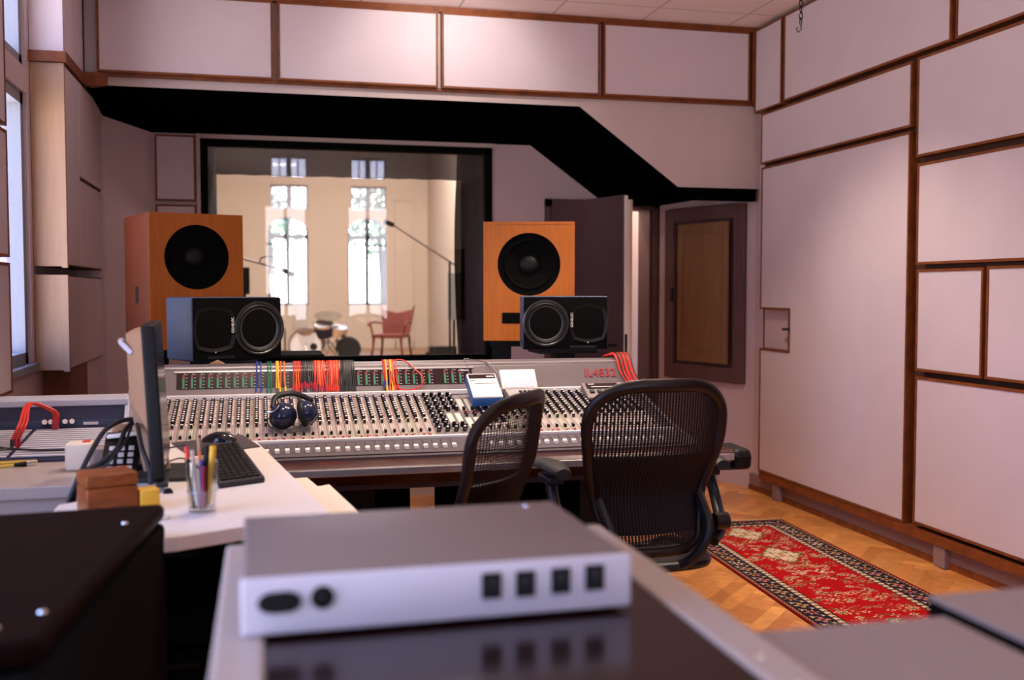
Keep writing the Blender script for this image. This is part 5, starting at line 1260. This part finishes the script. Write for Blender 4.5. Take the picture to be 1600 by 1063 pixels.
# pale grey cabinets to the right
def cabinet(label, X0_, X1_, y0_, y1_, z):
    T = thing('rack_cabinet', label, 'rack cabinet', ((X0_+X1_)/2, (y0_+y1_)/2, 0))
    B().box(X0_, X1_, y0_, y1_, z-.006, z).build('top', M['grey_metal'], T, smooth=False, bevel=.0015)
    B().box(X0_+.001, X1_-.001, y0_+.001, y1_-.001, 0, z-.0065).build('carcass', M['black_matte'], T, smooth=False)
cabinet('pale grey topped cabinet directly beside the rack desk', .558, .818, .45, 1.09, ZR-.003)
cabinet('pale grey topped cabinet beyond the dark gap, cut by the photo edge', .838, 1.30, .45, 1.15, ZR+.004)

# ================================================================ office chairs
def chair(label, loc, yaw, zs=0., arm_h=.0, arms=True, weave=.0041):
    """facing +Y before yaw; back towards -Y"""
    T = thing('office_chair', label, 'office chair', loc, yaw); R = XF[T]; P = lambda x, y, z: R @ Vector((x, y, z))
    zb = .04+zs
    # outline of the back (half): (x, z)
    half = [(q[0]*.985, q[1]-.014) for q in [(.0, 1.085), (.10, 1.083), (.175, 1.062), (.225, 1.015), (.238, .955), (.232, .88), (.215, .80), (.195, .72), (.178, .64), (.165, .585), (.13, .555), (.06, .548)]]
    def yz(x, z): return -.235-.16*max(0, (z-.62))**1.0*.75+.05*math.exp(-((z-.72)/.1)**2)-.0+1.25*abs(x)**2.0*.9
    loop = [(x, z) for x, z in half]+[(-x, z) for x, z in half[::-1] if x > 0]
    pts = bezc([Vector((x, yz(x, z), z+zs)) for x, z in loop], 120)
    # swept frame, thicker at the shoulders
    b = B(); n = len(pts); nv = 12; vs = []
    cx_ = sum(p.x for p in pts)/n; cz_ = sum(p.z for p in pts)/n
    for i in range(n):
        t = (pts[(i+1) % n]-pts[i-1]).normalized(); out = Vector((pts[i].x, 0, pts[i].z-(.82+zs))).normalized()
        out = (out-t*out.dot(t)).normalized(); dep = t.cross(out)
        zz = pts[i].z-zs; wd = .013+.008*max(0, min(1, (zz-.62)/.35)); dp = .015
        if zz < .62: wd = .016
        for j in range(nv):
            a = 2*PI*j/nv; vs.append(R @ (pts[i]+out*(wd*math.cos(a))+dep*(dp*math.sin(a))))
    b._add(vs, [(i*nv+j, i*nv+(j+1) % nv, ((i+1) % n)*nv+(j+1) % nv, ((i+1) % n)*nv+j) for i in range(n) for j in range(nv)])
    b.build('back_frame', M['chair_plastic'], T)
    # woven back: upright strands
    def hw(z):
        best = .0
        for i in range(n):
            p, q = pts[i], pts[(i+1) % n]
            if (p.z-zs-z)*(q.z-zs-z) <= 0 and p.z != q.z:
                t = (z-(p.z-zs))/(q.z-p.z); best = max(best, abs(p.x+(q.x-p.x)*t))
        return best
    zz = [.552+.0195*i for i in range(28)]; W = [hw(z) for z in zz]
    b = B(); x = -.2322
    while x < .235:
        seg = []
        for z, w in zip(zz, W):
            if abs(x) < w-.002: seg.append(z)
        if len(seg) > 1:
            fine = [seg[0]+(seg[-1]-seg[0])*i/22 for i in range(23)]; hwid = weave
            for i in range(22):
                z0_, z1_ = fine[i], fine[i+1]
                b.poly([P(x-hwid, yz(x, z0_)+.003, z0_+zs), P(x+hwid, yz(x, z0_)+.003, z0_+zs), P(x+hwid, yz(x, z1_)+.003, z1_+zs), P(x-hwid, yz(x, z1_)+.003, z1_+zs)])
        x += .0108
    z = .56
    while z < 1.075:
        w = hw(z)-.004; k = 16
        for i in range(k):
            xa, xb = -w+2*w*i/k, -w+2*w*(i+1)/k
            b.poly([P(xa, yz(xa, z)+.005, z+zs-.0012), P(xb, yz(xb, z)+.005, z+zs-.0012), P(xb, yz(xb, z)+.005, z+zs+.0012), P(xa, yz(xa, z)+.005, z+zs+.0012)])
        z += .0075
    b.build('back_mesh', M['chair_mesh'], T, smooth=False)
    # lumbar pad and its slot, dark crest cushion behind the top edge
    rows = []
    for zq in (.585, .62, .66, .70, .74, .78, .82, .843):
        w_ = hw(zq)-(.014 if zq > .6 else .03); rows.append([P(-w_+2*w_*i/20, yz(-w_+2*w_*i/20, zq)+.018, zq+zs) for i in range(21)])
    b = B(); b.grid(rows); o = b.build('lumbar_pad', M['rubber'], T); md = o.modifiers.new('thick', 'SOLIDIFY'); md.thickness = .014; md.offset = 0
    # spine yoke behind the lower back
    b = B()
    for s in (-1, 1): b.tube(bez([P(s*.175, yz(.175, .70)-.014, .70+zs), P(s*.165, -.262, .60+zs), P(s*.11, -.24, .50+zs), P(s*.05, -.12, .45+zs), P(0, -.02, .44+zs)], 24), .017, 8)
    b.build('yoke', M['chair_metal'], T)
    # seat
    sl = bezc([Vector((x_, y_, z_+zs)) for x_, y_, z_ in ((0, -.21, .475), (.17, -.205, .478), (.225, -.12, .485), (.245, .05, .475), (.24, .19, .46), (.19, .26, .425), (0, .275, .415), (-.19, .26, .425), (-.24, .19, .46), (-.245, .05, .475), (-.225, -.12, .485), (-.17, -.205, .478))], 72)
    B().tube([R @ p for p in sl], .016, 8, closed=True).build('seat_frame', M['chair_plastic'], T)
    b = B(); k = len(sl)
    ctr = Vector((0, .02, .455+zs)); rows = []
    for q in (1.0, .7, .4, .1): rows.append([R @ (ctr+(sl[i % k]-ctr)*q-Vector((0, 0, .012*(1-q)))) for i in range(k+1)])
    b.grid(rows); b.build('seat_mesh', M['chair_mesh'], T)
    B().box(-.09, .09, -.13, .13, .385+zs, .44+zs)
    b = B(); b.obox(P(0, 0, .41+zs), (.18, .26, .06), R.to_3x3() @ Vector((1, 0, 0)), R.to_3x3() @ Vector((0, 1, 0)), bev=.015); b.build('tilt_housing', M['black'], T)
    B().cyl(P(0, 0, .13), P(0, 0, .38+zs), .028, n=16).cyl(P(0, 0, .10), P(0, 0, .22), .04, n=16).build('gas_column', M['black'], T)
    for i in range(5):
        a = 2*PI*i/5+.3; d = Vector((math.cos(a), math.sin(a), 0)); e = d*.30
        b = B(); b.tube([P(d.x*.03, d.y*.03, .125), P(d.x*.16, d.y*.16, .115), P(e.x, e.y, .085)], [.03, .024, .018], 8); b.build('base_arm', M['chair_metal'], T)
        cst = B(); w = Vector((-d.y, d.x, 0))
        for s in (-1, 1): q0 = e+w*(s*.012); q1 = e+w*(s*.028); cst.cyl(P(q0.x, q0.y, .029), P(q1.x, q1.y, .029), .029, n=16)
        cst.cyl(P(e.x, e.y, .03), P(e.x, e.y, .085), .01); cst.build('caster', M['rubber'], T)
    if arms:
        for s in (-1, 1):
            h = .68+zs+arm_h
            b = B(); pad = [(s*(.27+dx), dy, h+dz) for dx, dy, dz in ((-.0, -.17, .0), (0, -.08, .012), (0, .03, .016), (0, .09, .004))]
            rows = []
            for i in range(13):
                t = i/12; yy = -.14+.25*t; r_ = .046*math.sin(PI*min(.98, max(.04, .1+.84*t)))**.5; zz_ = h+.012*math.sin(PI*t)
                rows.append([P(s*.285+r_*math.cos(a), yy, zz_+(.020 if math.sin(a) > 0 else .014)*math.sin(a)) for a in [2*PI*j/16 for j in range(17)]])
            b.grid(rows); b.poly(rows[0][:-1]); b.poly(rows[-1][:-1]); b.build('armrest', M['charcoal'], T)
            B().tube(bez([P(s*.285, -.02, h-.012), P(s*.29, -.05, h-.07), P(s*.285, -.10, h-.14), P(s*.25, -.19, .54+zs+arm_h*.5), P(s*.19, -.245, .56+zs)], 24), [.019]*21 if False else .019, 10).obox(P(s*.285, -.02, h-.03), (.06, .10, .03), R.to_3x3() @ Vector((1, 0, 0)), R.to_3x3() @ Vector((0, 1, 0)), bev=.008).build('arm_post', M['chair_metal'], T)
            B().cyl(P(s*.20, -.235, .62+zs), P(s*.245, -.235, .62+zs), .028, n=18).build('arm_pivot', M['chair_plastic'], T)
    return T
c2 = at(1037, 700, 'Y', 2.98)
bc = Vector((c2.x, 2.98, 0)); yw = math.radians(4)
def place(cpt, yaw): f = Vector((-math.sin(yaw), math.cos(yaw), 0)); return (cpt.x+f.x*.27, cpt.y+f.y*.27, 0)
chair('dark mesh office chair nearest the red rug, its back straight to the camera', place(bc, yw), yw, .035, .10)
c1_ = at(818, 700, 'Y', 2.80); yw = math.radians(53); bc = Vector((c1_.x, 2.80, 0))
chair('dark mesh office chair turned towards the desk, left of the other one', place(bc, yw), yw, .025, -.03, weave=.0047)

# ================================================================ rug
def rug():
    nx, ny, W_, L_ = 111, 390, .745, 2.62; rn = random.Random(5)
    navy, red, cream, pink, olive, dred, tan = (.012, .010, .025), (.36, .004, .006), (.60, .46, .30), (.42, .17, .13), (.13, .10, .03), (.13, .004, .006), (.40, .24, .10)
    fl = []
    def flower(fx_, fy_, r): fl.append((fx_, fy_, r))
    ccx = nx/2
    g = {}
    def put(ix, iy, col):
        for sx in (ix, nx-1-ix): g[(sx, iy)] = col
    for iy in range(ny):
        for ix in range((nx+1)//2):
            e = min(ix, iy, ny-1-iy); col = red
            if e < 2: col = dred
            elif e < 4: col = tan if ((ix+iy)//2) % 2 else dred
            elif e < 19: col = navy
            elif e < 21: col = cream if ((ix if iy-19 < 2 or ny-iy < 22 else iy)//2) % 3 else dred
            elif e < 23: col = olive if ((ix+iy)//3) % 2 else cream
            elif e < 24: col = navy
            put(ix, iy, col)
    def blob(cx0, cy0, pat):
        for (dx, dy, c) in pat:
            ix, iy = cx0+dx, cy0+dy
            if 0 <= ix < nx and 0 <= iy < ny: g[(ix, iy)] = c
    def rosette(r, petals, c1_, c2_):
        pat = []
        for dx in range(-r, r+1):
            for dy in range(-r, r+1):
                d = math.hypot(dx, dy); a = math.atan2(dy, dx)
                rr = r*(.62+.38*math.cos(petals*a))
                if d <= rr: pat.append((dx, dy, c1_ if d > r*.36 else c2_))
        return pat
    # border flowers
    per = 15
    for y in range(12, ny-10, per):
        for x in (11, nx-12):
            c_ = rn.choice((pink, tan, cream, pink)); blob(x, y, rosette(5, 4 if (y//per) % 2 else 6, c_, dred))
            for k in (-1, 1): blob(x+k*4, y+per//2+k, rosette(3, 3, olive if k > 0 else tan, cream))
    for x in range(24, nx-18, per):
        for y in (11, ny-12): blob(x, y, rosette(5, 6, rn.choice((pink, tan)), dred)); blob(x+per//2, y, rosette(3, 3, olive, cream))
    # field: small flowers, mirrored
    for k in range(230):
        x, y = rn.randint(27, nx//2-1), rn.randint(27, ny-28); c_ = rn.choice((cream, cream, tan, pink, olive)); r = rn.choice((2, 3, 3, 4))
        ro = rosette(r, rn.choice((4, 5, 6)), c_, rn.choice((dred, red, olive)))
        blob(x, y, ro); blob(nx-1-x, y, [(-dx, dy, q) for dx, dy, q in ro])
    # medallions
    for my in (48, 118, 300):
        y0_ = ny-1-my
        for dy in range(-24, 25):
            for dx in range(-17, 18):
                ax_, ay_ = abs(dx), abs(dy); v = ax_/16+ay_/23
                step = (math.floor(ax_/3)*3)/16+(math.floor(ay_/3)*3)/23
                if step <= 1.0: g[(int(ccx)+dx, y0_+dy)] = olive if step > .88 else (cream if step > .16 else tan)
        for qx, qy in ((-6, -6), (6, -6), (-6, 6), (6, 6)): blob(int(ccx)+qx, y0_+qy, rosette(4, 4, dred, navy))
        for qy in (-16, 16): blob(int(ccx), y0_+qy, rosette(3, 4, navy, cream))
    vs = []; fs = []; cols = []
    for iy in range(ny+1):
        for ix in range(nx+1): vs.append((-W_/2+W_*ix/nx, -L_/2+L_*iy/ny, .007))
    for iy in range(ny):
        for ix in range(nx):
            a = iy*(nx+1)+ix; fs.append((a, a+1, a+nx+2, a+nx+1)); cols.append(g[(ix, iy)])
    n0 = len(vs)
    for x, y in ((-W_/2, -L_/2), (W_/2, -L_/2), (W_/2, L_/2), (-W_/2, L_/2)): vs += [(x, y, .0005), (x, y, .007)]
    for k in range(4):
        a = n0+2*k; c = n0+2*((k+1) % 4); fs.append((a, c, c+1, a+1)); cols.append(dred)
    me = bpy.data.meshes.new('rug_pile'); me.from_pydata(vs, [], fs)
    at_ = me.color_attributes.new('yarn', 'FLOAT_COLOR', 'CORNER')
    for p, c in zip(me.polygons, cols):
        for li in p.loop_indices: at_.data[li].color = (*c, 1)
    me.materials.append(attr_mat('rug_wool', 'yarn', .95, var=.12, scale=160, bump=.3, spec=.08))
    T = thing('oriental_rug', 'red oriental runner rug with a dark floral border on the parquet', 'rug', (2.62, 4.35, 0), math.radians(-3.0))
    o = bpy.data.objects.new('pile', me); COL.objects.link(o); o.parent = T
    b = B()
    for s in (-1, 1):
        for k in range(90): x = -W_/2+W_*(k+.5)/90; b.box(x-.0025, x+.0025, s*L_/2, s*(L_/2+.022), .001, .004)
    o = b.build('fringe', M['cream'], T, world=False, smooth=False)
    fe0 = Vector((2.33, 5.675, 0)); fe1 = Vector((3.066, 5.632, 0)); mid_ = (fe0+fe1)/2; d = (fe1-fe0).normalized(); back = Vector((d.y, -d.x, 0))
    T.location = mid_+back*(L_/2); T.rotation_euler = (0, 0, math.atan2(d.y, d.x))
rug()

# ================================================================ lamps and daylight
def downlight(label, x, y, power, angle, aim=None, col=(1, .80, .66), size=.06, blend=.6, z=ZC):
    T = thing('ceiling_spotlight', label, 'ceiling lamp', (x, y, z))
    B().lathe([(.055, 0), (.055, -.012), (.042, -.016), (.040, -.004), (.055, 0)], (x, y, z), (0, 0, 1), 28).build('ring', M['alu'], T)
    B().lathe([(.040, -.005), (.001, -.005)], (x, y, z), (0, 0, 1), 28).build('lens', emit('lamp_lens_%d' % int(power), col, 14), T)
    L = bpy.data.lights.new('spot_lamp', 'SPOT'); L.energy = power; L.color = col; L.spot_size = math.radians(angle); L.spot_blend = blend; L.shadow_soft_size = size
    o = bpy.data.objects.new('spot_lamp', L); COL.objects.link(o); p = Vector((x, y, z-.03)); o.location = p
    d = (Vector(aim)-p) if aim else Vector((0, 0, -1)); o.rotation_euler = d.to_track_quat('-Z', 'Y').to_euler()
def area(name, loc, aim, sx, sy, power, col, portal=False):
    L = bpy.data.lights.new(name, 'AREA'); L.shape = 'RECTANGLE'; L.size = sx; L.size_y = sy; L.energy = power; L.color = col
    o = bpy.data.objects.new(name, L); COL.objects.link(o); o.location = loc; o.rotation_euler = (Vector(aim)-Vector(loc)).to_track_quat('-Z', 'Y').to_euler()
    if portal: L.cycles.is_portal = True
    return o
WARM = (1, .78, .66)
downlight('ceiling spotlight shining onto the white soffit panels', 1.13, 5.82, 32, 115, aim=(1.12, 6.55, 2.80), col=(1, .9, .82))
downlight('ceiling spotlight above the white desk and the console end', -.05, 3.3, 70, 100)
downlight('ceiling spotlight above the middle of the console', .75, 4.1, 140, 100)
downlight('ceiling spotlight above the far end of the console', 1.5, 4.1, 120, 100)
downlight('ceiling spotlight over the red rug', 2.15, 4.75, 150, 105)
downlight('ceiling spotlight behind the camera near the window wall', -.2, .3, 30, 110)
downlight('ceiling spotlight behind the camera towards the plain wall', 2.2, .8, 45, 120)
# daylight through the windows (sky portals) and the sky itself
w = bpy.data.worlds.new('sky'); scn.world = w; w.use_nodes = True
nt = w.node_tree; bg = nt.nodes['Background']
tc = nt.nodes.new('ShaderNodeTexCoord'); sx = nt.nodes.new('ShaderNodeSeparateXYZ'); rp_ = nt.nodes.new('ShaderNodeValToRGB')
nt.links.new(tc.outputs['Generated'], sx.inputs[0]); nt.links.new(sx.outputs['Z'], rp_.inputs[0]); nt.links.new(rp_.outputs[0], bg.inputs['Color'])
cr = rp_.color_ramp; cr.elements[0].position = 0; cr.elements[0].color = (.97, .91, .95, 1); cr.elements[1].position = .35; cr.elements[1].color = (.30, .45, .95, 1)
e = cr.elements.new(.085); e.color = (.93, .88, .96, 1)
e = cr.elements.new(.14); e.color = (.48, .54, .92, 1)
bg.inputs['Strength'].default_value = 8.8
for (a0, a1, z0, z1) in WL: area('daylight', (XL-.155, (a0+a1)/2, (z0+z1)/2), (5, (a0+a1)/2, (z0+z1)/2), a1-a0, z1-z0, 1, (1, 1, 1), True)
for (a0, a1, z0, z1) in WK: area('daylight', ((a0+a1)/2, YK-.22, (z0+z1)/2), ((a0+a1)/2, 5, (z0+z1)/2), a1-a0, z1-z0, 1, (1, 1, 1), True)
# live room lamps
def lamp_panel(label, x, y, power, col=(1, .91, .82)):
    T = thing('ceiling_lamp', label, 'ceiling lamp', (x, y, 5.2))
    B().box(x-.6, x+.6, y-.15, y+.15, 5.15, 5.2).build('housing', M['white'], T, smooth=False)
    B().box(x-.57, x+.57, y-.12, y+.12, 5.145, 5.15).build('diffuser', emit('live_lamp_diffuser', col, 2), T, smooth=False)
    area('live_lamp', (x, y, 5.13), (x, y, 0), 1.1, .24, power, col)
lamp_panel('long ceiling lamp of the live room over the drums', 0, 16.5, 230)
lamp_panel('long ceiling lamp of the live room over the carved armchair', 2.2, 17.5, 230)
lamp_panel('long ceiling lamp of the live room nearest the studio window', .5, 12, 420)

downlight('live room spotlight turned towards the side wall beyond the armchair', 2.3, 17.6, 420, 70, aim=(3.42, 19.0, 3.2), z=5.2)
T = thing('corridor_lamp', 'ceiling lamp of the corridor behind the open studio door', 'ceiling lamp', (2.75, 8.15, 2.5))
B().box(2.55, 2.95, 8.08, 8.22, 2.46, 2.499).build('housing', emit('corridor_diffuser', (1, .85, .72), 1.5), T, smooth=False)
area('corridor_light', (2.75, 8.15, 2.45), (2.75, 8.15, 0), .4, .12, 16, (1, .82, .68))

v = scn.view_settings
scn.display_settings.display_device = 'sRGB'
v.view_transform = 'Standard'; v.look = 'None'; v.gamma = 1; v.use_curve_mapping = False; v.exposure = 0.1
scn.cycles.use_denoising = True
scn.cycles.max_bounces = 8; scn.cycles.diffuse_bounces = 4; scn.cycles.glossy_bounces = 4; scn.cycles.transparent_max_bounces = 24
scn.cycles.sample_clamp_indirect = 8; scn.cycles.caustics_reflective = False; scn.cycles.caustics_refractive = False
